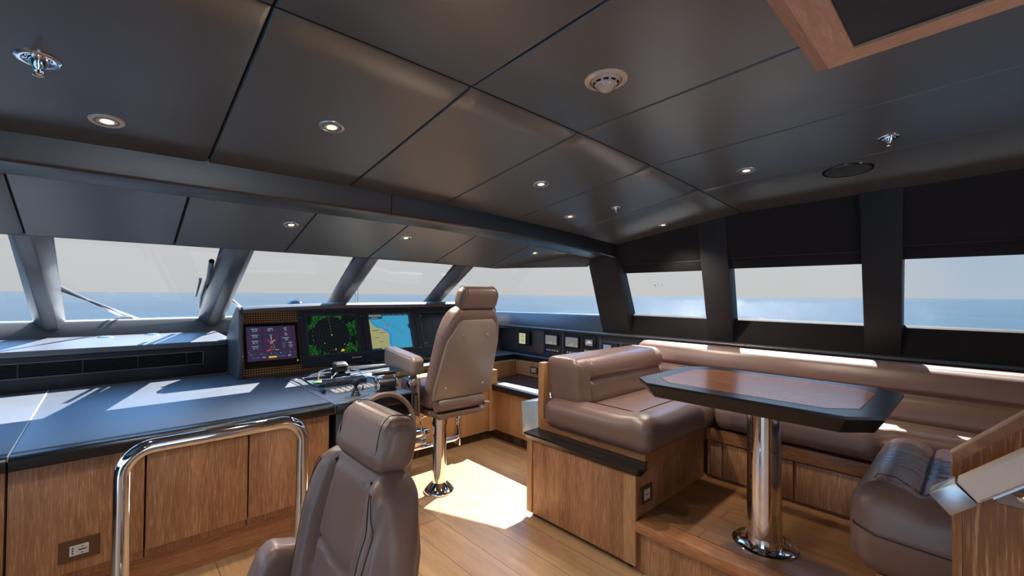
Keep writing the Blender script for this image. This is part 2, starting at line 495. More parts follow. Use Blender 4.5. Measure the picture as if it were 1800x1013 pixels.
# windscreen outline: top (inside header) and bottom, by mullion
def wtop(x): return Vector((x, 3.16, 1.692))
gl_top = [(-1.55, 3.18, 1.775), (-.29, 3.18, 1.775), (.60, 3.18, 1.77), (1.47, 3.18, 1.768), (2.42, 3.18, 1.768)]
gl_bot = [(-1.75, 5.0, 1.235), (-.36, 5.3, 1.200), (.77, 5.3, 1.205), (1.95, 5.35, 1.205), (3.10, 5.1, 1.21)]
def pane(name, quads):
    bm = BM()
    for q in quads: quad(bm, q)
    bmesh.ops.remove_doubles(bm, verts=bm.verts, dist=1e-4)
    return struct(name, bm, 'glass', smooth=False)
for i in range(4):
    pane('window_%d' % (i+1), [(gl_top[i], gl_top[i+1], gl_bot[i+1], gl_bot[i])])
# curved corner pane from the last mullion round to the starboard pillar
ct = [Vector((2.45, 3.18, 1.768)).lerp(Vector((3.47, 2.60, 1.80)), t) for t in (0, .3, .55, .8, 1)]
cb = [Vector(p) for p in ((3.10, 5.1, 1.21), (3.40, 4.65, 1.225), (3.57, 4.15, 1.235), (3.63, 3.4, 1.245), (3.66, 2.60, 1.258))]
pane('window_5', [(ct[i], ct[i+1], cb[i+1], cb[i]) for i in range(4)])

# mullions: wide outside, narrow inner face
def mullion(name, xt, wt, xb, wb, yb, zb, it=(.075, .145), ib=(.07, .16), dep=.085, ext=.10):
    bm = BM(); T = Vector((0, 3.13, 1.705)); B = Vector((0, yb, zb))
    d = (B-T); d2 = d.normalized(); nrm = Vector((0, d2.z, -d2.y)).normalized()
    if nrm.z > 0: nrm = -nrm
    T2 = T-d2*.05; 
    top_o = [Vector((xt+.0, 3.15, 1.80)), Vector((xt+wt, 3.15, 1.80))]
    top_i = [Vector((xt+it[0], 3.115, 1.722)), Vector((xt+it[1], 3.115, 1.722))]
    bot_o = [B+d2*ext*.2+Vector((xb, 0, 0)), B+d2*ext*.2+Vector((xb+wb, 0, 0))]
    bot_i = [B+d2*ext*.2+nrm*dep+Vector((xb+ib[0], 0, 0)), B+d2*ext*.2+nrm*dep+Vector((xb+ib[1], 0, 0))]
    hull8(bm, [top_o[0], top_i[0], top_i[1], top_o[1]], [bot_o[0], bot_i[0], bot_i[1], bot_o[1]], .008, 2)
    return struct(name, bm, 'dark')
mullion('trim_2', -.375, .165, -.455, .195, 5.28, 1.205, (.035, .10), (.07, .15))
mullion('trim_3', .509, .20, .655, .235, 5.28, 1.205)
mullion('trim_4', 1.36, .22, 1.83, .25, 5.3, 1.205)
mullion('trim_5', 2.296, .25, 2.98, .27, 5.1, 1.21)
mullion('trim_6', -1.60, .2, -1.83, .23, 5.0, 1.235)

# lip of the header round the windscreen top
bm = BM()
lip = [(-2.0, 3.13, 1.716), (1.2, 3.13, 1.716), (2.0, 3.13, 1.708), (2.69, 3.13, 1.696), (3.02, 2.87, 1.712), (3.36, 2.56, 1.722)]
for (xa, ya, za), (xb, yb, zb) in zip(lip, lip[1:]):
    nx, ny = (0, 1) if xb < 2.8 else (.66, .75)
    hull8(bm, [(xa, ya, za+.03), (xa, ya, za), (xa+nx*.05, ya+ny*.05, za+.03), (xa+nx*.05, ya+ny*.05, za+.14)],
          [(xb, yb, zb+.03), (xb, yb, zb), (xb+nx*.05, yb+ny*.05, zb+.03), (xb+nx*.05, yb+ny*.05, zb+.14)])
# soffit filling between the header, the beam end and the bow pillar
hull8(bm, [(2.69, 3.13, 1.697), (3.36, 2.56, 1.722), (3.45, 2.56, 1.80), (2.69, 3.14, 1.80)], [(2.69, 3.115, 1.72), (3.39, 2.54, 1.83), (3.45, 2.50, 1.9), (2.69, 3.0, 1.9)])
struct('trim_7', bm, 'dark')

# coaming and bulkhead under the glass, following the bow
path = [(3.64, 2.40, 1.255), (3.62, 3.4, 1.243), (3.565, 4.15, 1.233), (3.38, 4.65, 1.223), (3.08, 5.1, 1.208), (1.95, 5.35, 1.20), (.77, 5.3, 1.20), (-.36, 5.3, 1.195), (-1.75, 5.0, 1.23), (-2.1, 4.4, 1.25)]
def along(bm, pts, prof):
    """sweep profile [(out, z or None for the local sill)] along the plan path; out is measured to the right-hand outside"""
    rows = []
    for i, p in enumerate(pts):
        a = Vector(pts[max(0, i-1)][:2]); b = Vector(pts[min(len(pts)-1, i+1)][:2]); d = (b-a).normalized(); nn = Vector((d.y, -d.x))
        rows.append([bm.verts.new((p[0]+nn.x*o, p[1]+nn.y*o, p[2]+z if rel else z)) for o, z, rel in prof])
    for r0, r1 in zip(rows, rows[1:]):
        for k in range(len(prof)-1): bm.faces.new((r0[k], r0[k+1], r1[k+1], r1[k]))
    bmesh.ops.recalc_face_normals(bm, faces=bm.faces)
bm = BM(); along(bm, path, [(.03, 0., False), (.03, 1.04, False), (-.035, 1.045, False), (-.02, -.02, True), (.004, 0., True), (.16, -.09, True), (.2, 0., False)])
struct('wall_forward', bm, 'dark', angle=60)

# starboard side: lower wall, sill, raking pillars, upper wall
bm = BM(); box(bm, 3.63, 3.82, -4.3, 2.7, 0, 1.06)
prism(bm, [(3.60, -4.3, 1.06), (3.63, -4.3, 1.262), (3.662, -4.3, 1.28), (3.82, -4.3, 1.19), (3.82, -4.3, 1.06)], (0, 6.75, 0), .004)
struct('wall_starboard', bm, 'blind')
bm = BM(); prism(bm, [(wall_x(1.72)+.06, -4.3, 1.715), (wall_x(2.3)+.06, -4.3, 2.3), (wall_x(2.3)+.3, -4.3, 2.3), (wall_x(1.72)+.3, -4.3, 1.715)], (0, 6.9, 0))
struct('wall_starboard_upper', bm, 'darker')
def pillar(name, yb0, yb1, yt0, yt1, zt, xt=None, dep=.13, xb=3.6, z0=1.075):
    bm = BM(); xt = wall_x(zt) if xt is None else xt
    hull8(bm, [(xb, yb0, z0), (xb, yb1, z0), (xb+dep, yb1-.0, z0), (xb+dep, yb0, z0)], [(xt, yt0, zt), (xt, yt1, zt), (xt+dep, yt1, zt), (xt+dep, yt0, zt)], .007, 2)
    return struct(name, bm, 'pillar')
pillar('trim_8', 2.235, 2.555, 2.285, 2.58, 1.93, 3.335, .16, 3.605)
pillar('trim_9', 1.322, 1.517, 1.307, 1.523, 2.06)
pillar('trim_10', .338, .515, .303, .508, 2.12)
pillar('trim_11', -1.15, -.95, -1.17, -.95, 2.17)
# side panes
for k, (y0, y1) in enumerate(((1.45, 2.3), (.45, 1.38), (-1.0, .4))):
    x0, x1 = 3.66, wall_x(1.9)+.09
    pane('window_%d' % (6+k), [((x0, y0, 1.275), (x0, y1, 1.275), (x1, y1, 1.9), (x1, y0, 1.9))])
# sloping lower rail of the aftmost side window
bm = BM(); prism(bm, [(3.60, -1.0, 1.06), (3.625, -1.0, 1.19), (3.65, -1.0, 1.20), (3.65, -1.0, 1.06)], (0, 1.38, 0))
struct('trim_12', bm, 'darker')
# ledge with rolled edge under the side windows and along the bow quarter
bm = BM(); prism(bm, [(3.535, -4.2, 1.066), (3.532, -4.2, 1.078), (3.54, -4.2, 1.086), (3.64, -4.2, 1.09), (3.64, -4.2, 1.05), (3.55, -4.2, 1.055)], (0, 8.25, 0), .003)
struct('trim_13', bm, 'dark')
# port side and aft bulkhead with their openings (out of view, they shape the light)
bm = BM(); box(bm, -2.2, -2.0, -4.3, -.5, 0, 1.0); box(bm, -2.2, -2.0, .9, 5.0, 0, 1.1); box(bm, -2.2, -1.9, -4.3, 3.2, 1.75, 2.4)
for y in (-3.6, -2.0, 1.0, 2.6): box(bm, -2.2, -1.95, y, y+.2, 1.2, 1.8)
struct('wall_port', bm, 'dark')
bm = BM(); box(bm, -2.2, 0, -4.5, -4.3, 0, 2.4); box(bm, 1.3, 3.82, -4.5, -4.3, 0, 2.4); box(bm, 0, 1.3, -4.5, -4.3, 1.95, 2.4)
struct('wall_aft', bm, 'wood')

# raised dinette floor with a nosing
bm = BM(); box(bm, 2.075, 3.63, -2.2, 1.30, 0, .232); struct('trim_14', bm, 'wood')
bm = BM(); box(bm, 2.14, 3.63, -2.2, 1.30, .232, .27); struct('floor_raised', bm, 'floor2')
bm = BM(); box(bm, 2.035, 2.1385, -2.2, 1.236, .215, .27, .006); struct('trim_15', bm, 'wood_y')

# ------------------------------------------------------------------ sea and far things
bm = BM(); 
for r in range(1):
    quad(bm, [(-9000, -9000, -4.5), (9000, -9000, -4.5), (9000, 9000, -4.5), (-9000, 9000, -4.5)])
sea = obj('sea', bm, 'sea', smooth=False, org=(0, 0, -4.5)); tag(sea, 'blue rippled sea reaching to the horizon outside the windows', 'sea', kind='stuff')
# white foredeck and side decks just outside, below the sills
bm = BM(); prism(bm, [(-2.6, 5.5, .62), (4.0, 5.5, .62), (3.2, 9.5, .62), (.8, 12.5, .62), (-1.6, 9.5, .62)], (0, 0, -.2)); box(bm, 3.85, 4.7, -4.5, 5.6, .35, .42); box(bm, -3.4, -2.25, -4.5, 5.6, -.09, -.02)
struct('floor_foredeck', bm, 'gelcoat')
bm = BM(); box(bm, -3., 4.7, -12, -6.2, -.08, -.01); struct('aft_bounce_deck', bm, 'gelcoat')  # unseen deck, added to bounce sunlight through the aft opening onto the ceiling

# ------------------------------------------------------------------ port console: cabinets, worktop, riser, shelf
ZC = .763
def worktop(x0, x1, label):
    t = thing('console_worktop', label, 'worktop', ((x0+x1)/2, 3.5, .70))
    b = BM(); prism(b, [(x0, 2.80, .762), (x0, 4.39, .762), (x0, 4.39, .71), (x0, 2.80, .71)], (x1-x0, 0, 0), .002)
    obj('top_panel', b, 'worktop', t)
    b = BM(); prism(b, [(x0, 2.7985, .762), (x0, 2.745, .7615), (x0, 2.728, .756), (x0, 2.72, .744), (x0, 2.722, .701), (x0, 2.80, .701)], (x1-x0, 0, 0), .0015)
    obj('front_edge', b, 'edge', t); return t
worktop(-1.99, -.297, 'dark leather-topped worktop left of the pale seam, at the left edge')
w = worktop(-.291, 1.036, 'long dark leather-topped worktop with black front edge, right of the pale seam')
b = BM(); box(b, -.2965, -.2915, 2.74, 4.39, .74, .7645); obj('seam_strip', b, 'creamy', w)

def cab(x0, x1, label, notch=False):
    t = thing('base_cabinet', label, 'cabinet', ((x0+x1)/2, 2.9, .0), 0, 'oak cabinets under the left worktop')
    b = BM(); box(b, x0+.003, x1-.003, 2.785, 3.3, .155, .70); obj('carcass', b, 'wood', t)
    b = BM(); box(b, x0+.004, x1-.004, 2.757, 2.784, .20, .698, .0015); obj('door', b, 'wood', t, org=((x0+x1)/2+1.7*x0, 2.76, .4))
    if notch:
        b = BM(); prism(b, [(-.36, 2.7565, .565), (-.325, 2.7565, .575), (-.325, 2.7565, .56), (-.35, 2.7565, .51), (-.36, 2.7565, .50)], (0, -.004, 0)); obj('finger_pull', b, 'gap', t)
    return t
cab(-.92, -.298, 'limed oak base cabinet cut by the left picture edge, with black finger pull', True)
cab(-.298, .147, 'limed oak base cabinet with the bronze power outlet')
cab(.147, .583, 'limed oak base cabinet directly behind the left post of the chrome rail')
cab(.583, 1.022, 'limed oak base cabinet nearest the helm pod, behind the right post of the chrome rail')
b = BM(); box(b, -2.0, 1.03, 2.81, 3.2, 0, .153); struct('baseboard_port', b, 'wood_h')
b = BM(); box(b, -2.0, 1.03, 2.79, 3.2, .153, .198); struct('trim_16', b, 'gap')

# riser with air slots, and the leather shelf under the windscreen
def riser():
    t = thing('dash_riser', 'black dash riser with a long slotted air grille behind the left worktop', 'dashboard', (-.4, 4.45, ZC))
    b = BM(); prism(b, [(-1.99, 4.392, .764), (-1.99, 4.392, .997), (-1.99, 4.46, .997), (-1.99, 4.46, .764)], (2.745, 0, 0), .002)
    obj('riser_panel', b, 'darker', t)
    b = BM()
    box(b, -1.9, .588, 4.386, 4.396, .855, .862); box(b, -1.9, .588, 4.386, 4.396, .957, .964); box(b, .58, .588, 4.386, 4.396, .855, .964)
    obj('grille_frame', b, 'dark', t)
    b = BM(); box(b, -1.9, .58, 4.389, 4.394, .862, .957); obj('grille_backing', b, 'gap', t)
    b = BM()
    for k in range(7):
        z = .868+k*.0135
        prism(b, [(-1.9, 4.3885, z), (-1.9, 4.384, z+.004), (-1.9, 4.3885, z+.006)], (2.48, 0, 0))
    for x in (-.93, -.44, -.13, .17, .47): box(b, x, x+.008, 4.383, 4.39, .862, .957)
    obj('grille_louvre', b, 'black', t)
    return t
riser()
b = BM(); pts = [(-1.99, 4.385), (.755, 4.385), (.755, 4.53), (.80, 4.54), (.80, 5.26), (.70, 5.285), (-.34, 5.28), (-1.7, 4.97), (-1.99, 4.6)]
prism(b, [(x, y, 1.044+.02*(y-4.39)) for x, y in pts], (0, 0, -.045), .008, 3)
tag(obj('dash_shelf', b, 'worktop'), 'dark leather dash shelf under the left windscreen panes', 'shelf')
for x, y, l in ((-.007, 5.10, 'left of the two low metal vent caps on the dash shelf'), (.303, 5.15, 'right of the two low metal vent caps on the dash shelf')):
    z = 1.044+.02*(y-4.39)
    t = thing('vent_cap', l, 'vent', (x, y, z), 0, 'vent caps on the dash shelf')
    b = BM(); lathe(b, [(.052, 0), (.05, .006), (.036, .012), (.0, .014)], (x, y, z), 24); obj('cap', b, 'satin', t)
    b = BM(); lathe(b, [(.058, 0), (.056, .004), (.05, .005)], (x, y, z), 24); obj('rim', b, 'satin', t)

# ------------------------------------------------------------------ power outlets
def outlet(name, label, o, ux, w, h, inner, mat='bronze', cells=('strip', 'schuko'), grp=None):
    """o centre on the face, ux = unit vector along the face; face normal = ux x z rotated outwards"""
    o = Vector(o); ux = Vector(ux); uz = Vector((0, 0, 1)); n = ux.cross(uz)
    P = lambda a, c, d: o+ux*a+uz*c+n*d
    t = thing(name, label, 'power outlet', o, 0, grp)
    b = BM(); hull8(b, [P(-w, -h, 0), P(w, -h, 0), P(w, h, 0), P(-w, h, 0)], [P(-w+.002, -h+.002, .006), P(w-.002, -h+.002, .006), P(w-.002, h-.002, .006), P(-w+.002, h-.002, .006)])
    obj('cover_plate', b, mat, t, smooth=False)
    a0, a1, c0 = inner
    b = BM(); hull8(b, [P(a0, -c0, .006), P(a1, -c0, .006), P(a1, c0, .006), P(a0, c0, .006)], [P(a0, -c0, .0085), P(a1, -c0, .0085), P(a1, c0, .0085), P(a0, c0, .0085)])
    ins = obj('socket_insert', b, 'white', t, smooth=False)
    holes = BM(); rings = BM(); x = a0; 
    unit = (a1-a0)/sum(1 if c == 'strip' else 2 for c in cells) if len(cells) > 1 else (a1-a0)
    def hole(a, c, ra, rc):
        v = [P(a+ra*math.cos(k*PI/6), c+rc*math.sin(k*PI/6), .0085) for k in range(12)]
        prism(holes, v, n*.0012)
    for c in cells:
        wd = unit if c == 'strip' else (2*unit if len(cells) > 1 else unit)
        m = x+wd/2
        if c == 'strip':
            for dz in (-.5, 0, .5): hole(m, dz*c0, .0032, .0032)
        else:
            r = min(wd/2, c0)*.86
            vs = [P(m+r*math.cos(k*PI/12), r*math.sin(k*PI/12), .0086) for k in range(24)]
            for k in range(24):
                p, q = vs[k], vs[(k+1) % 24]; ctr = P(m, 0, .0086)
                hull8(rings, [p, q, q+n*.002, p+n*.002], [p+(ctr-p)*.09, q+(ctr-q)*.09, q+(ctr-q)*.09+n*.002, p+(ctr-p)*.09+n*.002])
            for dx in (-.42, 0, .42): hole(m+dx*r, 0, .0055 if dx else .003, .0026)
            for dz in (-.82, .82): hole(m, dz*r, .003, .003)
        x += wd
    obj('socket_hole', holes, 'black', ins, smooth=False)
    if len(rings.verts): obj('socket_ring', rings, 'white', ins)
    return t
outlet('power_outlet', 'bronze power outlet plate with white sockets on the left oak cabinet', (-.076, 2.757, .295), (1, 0, 0), .067, .047, (-.032, .03, .022))

# ------------------------------------------------------------------ chrome grab rail
b = BM(); pts = [(.045, 2.0, 0)]
R_ = .085; r_ = .0245; zt = .905
pts += [(.045, 2.0, zt-R_)]
pts += [(.045+R_-R_*math.cos(a), 2.0, zt-R_+R_*math.sin(a)) for a in [PI/2*k/8 for k in range(1, 9)]]
pts += [(.625-R_+R_*math.sin(a), 2.0, zt-R_+R_*math.cos(a)) for a in [PI/2*k/8 for k in range(0, 9)]]
pts += [(.625, 2.0, 0)]
rail = thing('grab_rail', 'polished chrome hoop grab rail standing in front of the left oak cabinets', 'rail', (.33, 2.0, 0))
tube(b, pts, r_, 24); obj('hoop', b, 'chrome', rail, angle=60)
for x in (.045, .625):
    b = BM(); lathe(b, [(.05, 0), (.05, .006), (.03, .014), (.0245, .016)], (x, 2.0, 0), 24); obj('floor_flange', b, 'chrome', rail)

# ------------------------------------------------------------------ helm: counter, pod, screen housing
t = thing('helm_counter', 'black-edged helm counter curving along the bow under the screens', 'worktop', (2.4, 3.8, .70))
edge = [(1.60, 2.72), (1.565, 2.95), (1.56, 3.30), (1.60, 3.39), (1.72, 3.47), (1.94, 3.58), (2.3, 3.69), (2.8, 3.715), (3.50, 3.715), (3.50, 2.10)]
back = [(3.59, 2.10), (3.59, 4.10), (1.04, 4.10), (1.04, 2.72)]
b = BM(); prism(b, [(x, y, .763) for x, y in edge+back], (0, 0, -.06), .004, 2); obj('counter_top', b, 'worktop', t)
b = BM()
def strip(b, pts, z0, z1, th):
    for (xa, ya), (xb, yb) in zip(pts, pts[1:]):
        d = Vector((xb-xa, yb-ya)).normalized(); nn = Vector((d.y, -d.x))
        hull8(b, [(xa, ya, z0), (xb, yb, z0), (xb, yb, z1), (xa, ya, z1)], [(xa+nn.x*th, ya+nn.y*th, z0), (xb+nn.x*th, yb+nn.y*th, z0), (xb+nn.x*th, yb+nn.y*th, z1-.004), (xa+nn.x*th, ya+nn.y*th, z1-.004)])
strip(b, [(1.567, 3.33)]+edge[3:], .704, .757, .008); obj('front_edge', b, 'edge', t)

pod = thing('helm_pod', 'black helm control pod carrying throttles, joystick and button panel', 'control console', (1.32, 3.0, 0))
b = BM(); prism(b, [(1.05, 2.735, .699), (1.585, 2.735, .699), (1.553, 2.95, .699), (1.545, 3.33, .699), (1.05, 3.33, .699)], (0, 0, -.699), .004); obj('pod_body', b, 'edge', pod)
b = BM(); box(b, 1.043, 1.598, 2.70, 2.7185, .70, .76, .003); obj('front_edge', b, 'edge', pod)
b = BM(); box(b, 1.06, 1.17, 2.705, 2.80, .7632, .7645, .0005); obj('access_lid', b, 'worktop', pod)

# forward oak fronts under the helm counter
def door_run(name, label, axis, c, ranges, z0, z1, mat, depth, grp):
    for k, (a, bb, l) in enumerate(ranges):
        tt = thing(name, l, 'cabinet', ((a+bb)/2 if axis == 'x' else c, c if axis == 'x' else (a+bb)/2, 0), 0, grp)
        b = BM()
        if axis == 'x': box(b, a+.002, bb-.002, c+.02, c+depth, .085, z1)
        else: box(b, c+.02, c+depth, a+.002, bb-.002, .085, z1)
        obj('carcass', b, mat, tt)
        b = BM()
        if axis == 'x': box(b, a+.002, bb-.002, c, c+.019, z0, z1, .0015)
        else: box(b, c, c+.019, a+.002, bb-.002, z0, z1, .0015)
        obj('door', b, mat, tt)
door_run('helm_cabinet', '', 'x', 3.355, [(1.60, 1.98, 'oak helm cabinet front beside the pod, behind the chair footrest'), (1.98, 2.235, 'oak helm cabinet front behind the chair pedestal'), (2.235, 2.475, 'oak helm cabinet front to the right of the chair pedestal'), (2.475, 2.80, 'oak helm cabinet front next to the inner corner')], .088, .695, 'wood_pale', .25, 'oak cabinets under the helm')
door_run('side_cabinet', '', 'y', 2.885, [(2.945, 3.335, 'oak side cabinet front next to the inner corner, under the low black shelf'), (2.50, 2.945, 'oak side cabinet front under the low black shelf, nearer the settee')], .088, .49, 'wood_pale', .55, 'oak cabinets under the starboard shelf')
b = BM(); box(b, 2.80, 2.90, 3.335, 3.45, .088, .69); struct('trim_17', b, 'wood_pale')
b = BM(); box(b, 1.58, 2.9, 3.39, 3.6, 0, .086); struct('baseboard_forward', b, 'bronze')
b = BM(); box(b, 2.90, 3.1, 2.06, 3.40, 0, .086); struct('baseboard_starboard', b, 'bronze')
def grille(axis, c, a0, a1, n, label):
    tt = thing('floor_vent_grille', label, 'vent', ((a0+a1)/2 if axis == 'x' else c, c if axis == 'x' else (a0+a1)/2, .012), 0, 'vent grilles in the kick board')
    b = BM(); s = BM()
    for k in range(n):
        u0 = a0+(a1-a0)*k/n+.008; u1 = a0+(a1-a0)*(k+1)/n-.008
        if axis == 'x': box(b, u0, u1, c-.0025, c+.002, .014, .074)
        else: box(b, c-.0025, c+.002, u0, u1, .014, .074)
        for q in range(6):
            z = .018+q*.0098
            if axis == 'x': box(s, u0, u1, c-.006, c-.001, z, z+.0042)
            else: box(s, c-.006, c-.001, u0, u1, z, z+.0042)
    obj('slot_backing', b, 'gap', tt); obj('slats', s, 'bronze', tt, smooth=False)
grille('x', 3.39, 1.62, 2.02, 3, 'slotted vent grille in the kick board under the helm, left of the chair pedestal')
grille('x', 3.39, 2.03, 2.76, 5, 'long slotted vent grille in the kick board under the helm, right of the chair pedestal')
grille('y', 2.90, 3.22, 3.30, 2, 'short slotted vent grille in the side kick board, closest to the inner corner')
grille('y', 2.90, 3.08, 3.20, 2, 'short slotted vent grille in the side kick board, second from the inner corner')
grille('y', 2.90, 2.86, 3.00, 2, 'short slotted vent grille in the side kick board, nearest the settee')

# starboard niche: oak back, low black shelf
t = thing('side_shelf', 'low black shelf in the oak niche below the small side instruments', 'shelf', (3.2, 2.9, .47))
b = BM(); prism(b, [(2.83, 2.06, .55), (2.83, 3.44, .55), (2.90, 3.56, .55), (3.46, 3.56, .55), (3.46, 2.06, .55)], (0, 0, -.058), .005); obj('shelf_board', b, 'edge', t)
b = BM(); box(b, 2.88, 3.0, 2.06, 3.32, .5502, .5512); obj('leather_inlay', b, 'worktop', t)
b = BM(); box(b, 3.43, 3.60, 2.06, 3.66, .552, .70); box(b, 2.80, 3.5, 3.62, 3.7, .49, .70); struct('wall_niche', b, 'wood_pale')
outlet('power_outlet', 'small bronze power outlet with white socket in the oak niche', (3.43, 3.33, .625), (0, -1, 0), .062, .038, (-.038, .034, .022), cells=('schuko', 'schuko'))

# screen housing
t = thing('helm_screen_housing', 'dark hooded housing framing the row of helm screens', 'dashboard', (2.1, 4.3, ZC))
def kY(z): return 4.03+.33*(z-.763)
prof = [(3.975, .763), (3.985, 1.27), (4.0, 1.315), (4.03, 1.333), (4.10, 1.325), (4.24, 1.25), (4.475, 1.045), (4.52, .90), (4.52, .763)]
for x0, l in ((.757, 'side_cheek'), (3.385, 'side_cheek')):
    b = BM(); prism(b, [(x0, y+(0 if x0 < 1 else -.02), z) for y, z in prof], (.033 if x0 < 1 else .035, 0, 0), .007, 3); obj(l, b, 'dark', t)
b = BM(); N = 30
def hood(x): return 1.331+.031*min(1, ((x-.78)/.75))**.6 if x > .78 else 1.331
A = None
for k in range(N+1):
    x = .785+(3.39-.785)*k/N; z = hood(x)
    sec = [(3.985, z-.048), (3.978, z-.02), (3.99, z-.004), (4.02, z+.003), (4.12, z-.004), (4.30, z-.06), (4.46, z-.2), (4.46, z-.24), (4.25, z-.10), (4.20, z-.062)]
    r = [b.verts.new((x, y, zz)) for y, zz in sec]
    if A:
        for i in range(len(r)): b.faces.new((A[i], A[(i+1) % len(r)], r[(i+1) % len(r)], r[i]))
    else: b.faces.new(r)
    A = r
b.faces.new(A[::-1]); bmesh.ops.recalc_face_normals(b, faces=b.faces)
obj('hood', b, 'dark', t, angle=50)
b = BM(); prism(b, [(.79, kY(.764), .764), (.79, kY(1.32), 1.32), (.79, kY(1.32)+.05, 1.32), (.79, kY(.764)+.3, .764)], (2.60, 0, 0)); obj('woven_fascia', b, 'weave', t)
b = BM(); lathe(b, [(.0, 0), (.009, 0), (.009, .008), (.0, .008)], (.785, 3.985, .915), 16, 'X'); obj('side_button', b, 'chrome', t)
b = BM(); lathe(b, [(.0, 0), (.009, 0), (.009, .008), (.0, .008)], (.785, 3.985, .94), 16, 'X'); obj('side_button', b, 'chrome', t)

nS = Vector((0, -1, .33)).normalized(); uS = Vector((0, .33, 1)).normalized()
def SP(x, z, d=0): return Vector((x, kY(z), z))+nS*d
def slab(b, x0, x1, z0, z1, d0, d1, inset=0):
    hull8(b, [SP(x0, z0, d0), SP(x1, z0, d0), SP(x1, z1, d0), SP(x0, z1, d0)], [SP(x0+inset, z0+inset, d1), SP(x1-inset, z0+inset, d1), SP(x1-inset, z1-inset, d1), SP(x0+inset, z1-inset, d1)])
def frame(b, X, Z, x, z, d0, d1, d2, inset=0):
    slab(b, X[0], X[1], z[1], Z[1], d0, d1); slab(b, X[0], X[1], Z[0], z[0], d0, d1)
    slab(b, X[0], x[0], z[0], z[1], d0, d1); slab(b, x[1], X[1], z[0], z[1], d0, d1)

# first screen: purple data page
t = thing('helm_screen', 'leftmost helm screen with purple data page of white numbers', 'screen', SP(1.04, .83), 0)
b = BM(); slab(b, .818, 1.243, .83, 1.182, .001, .02, .002); obj('bezel', b, 'blackgloss', t, smooth=False)
b = BM(); quad(b, [SP(.838, .879, .0205), SP(1.214, .879, .0205), SP(1.214, 1.157, .0205), SP(.838, 1.157, .0205)]); page = obj('display', b, 'purple', t, smooth=False)
X0, X1, Z0, Z1 = .838, 1.214, .879, 1.157
def U(u, v, d=.0212): return SP(X0+(X1-X0)*u, Z1-(Z1-Z0)*v, d)
def textU(bm_, s, u, v, size, d=.0212): text_into(bm_, s, size, lambda a, c: SP(X0+(X1-X0)*u+a, Z1-(Z1-Z0)*v+c, d))
def rect(bm_, u0, u1, v0, v1, d=.0208): quad(bm_, [U(u0, v1, d), U(u1, v1, d), U(u1, v0, d), U(u0, v0, d)])
def line(bm_, u0, v0, u1, v1, w=.004, d=.0208):
    du, dv = u1-u0, v1-v0; L = math.hypot(du, dv); pu, pv = -dv/L*w/2, du/L*w/2
    quad(bm_, [U(u0+pu, v0+pv, d), U(u0-pu, v0-pv, d), U(u1-pu, v1-pv, d), U(u1+pu, v1+pv, d)])
bw, bc, bl, br_, by, bg = BM(), BM(), BM(), BM(), BM(), BM()
for v, lab, val in ((.06, 'DEPTH FWD', '6.6 M'), (.235, 'DEPTH AFT', '9.9 M'), (.41, 'AIR TEMP', '25 \u00b0C'), (.565, 'SEA TEMP', '26 \u00b0C')):
    rect(bc, .09, .235, v, v+.024, .0206); textU(bw, lab, .163, v+.012, .0075, .0212); textU(bw, val, .165, v+.066, .0165)
    for q in ((.06, v+.015, .27, v+.015), (.06, v+.10, .27, v+.10), (.06, v+.015, .06, v+.10), (.27, v+.015, .27, v+.10)): line(bl, *q, .0035)
rect(bc, .43, .53, .06, .085, .0206); textU(bw, 'HEADING', .48, .072, .0075); textU(bw, '047  T', .48, .125, .0165)
for q in ((.37, .075, .59, .075), (.37, .165, .59, .165), (.37, .075, .37, .165), (.59, .075, .59, .165)): line(bl, *q, .0035)
for q in ((.37, .235, .60, .235), (.37, .485, .60, .485), (.37, .235, .37, .485), (.60, .235, .60, .485)): line(bl, *q, .0035)
quad(bc, [U(.452, .255), U(.515, .255), U(.500, .29), U(.468, .29)])
quad(bw, [U(.478, .30), U(.495, .30), U(.492, .43), U(.486, .43)])
for k in range(10):
    a0 = PI*(1.18+.062*k); a1 = a0+PI*.058
    f = lambda a, r: U(.488+.10*r*math.cos(a)*1., .30-.165*r*math.sin(a))
    quad(br_ if k < 5 else by, [f(a0, .93), f(a1, .93), f(a1, 1.05), f(a0, 1.05)])
rect(bc, .455, .52, .49, .518, .0206); textU(bw, 'WIND', .488, .504, .0075)
for k in range(16):
    a = 2*PI*k/16
    p0 = (.488+.062*math.cos(a), .62+.084*math.sin(a)); p1 = (.488+.05*math.cos(a), .62+.067*math.sin(a))
    line(br_ if 6 < k < 14 else bw, *p0, *p1, .008)
rect(by, .478, .498, .61, .63); rect(br_, .375, .46, .70, .735); rect(bg, .55, .63, .695, .72)
for v, lab, val in ((.06, 'SPEED', '0.6'), (.215, 'COG', '197'), (.36, 'FWD PRESSURE', '543')):
    rect(bc, .79-.006*len(lab), .79+.006*len(lab), v, v+.024, .0206); textU(bw, lab, .79, v+.012, .0075); textU(bw, val, .80, v+.066, .0165)
    for q in ((.70, v+.015, .89, v+.015), (.70, v+.10, .89, v+.10), (.70, v+.015, .70, v+.10), (.89, v+.015, .89, v+.10)): line(bl, *q, .0035)
for k, (a, c) in enumerate((('ROUTE', 'DIRECT'), ('NEXT', '012'), ('DIST', '0.7 NM'), ('TIME', '3:04'))):
    textU(bc, a, .74, .52+.047*k, .011); textU(bw, c, .88, .515+.047*k, .0115)
for q in ((.02, .70, .32, .70), (.02, .755, .32, .755), (.68, .735, .96, .735), (.02, .845, .98, .845)): line(bl, *q, .004)
line(br_, .02, .728, .045, .728, .02)
for k in range(5):
    u = .05+.2*k; rect(bc, u, u+.035, .79, .815, .0206); textU(bw, '- - - -', u+.105, .80, .011)
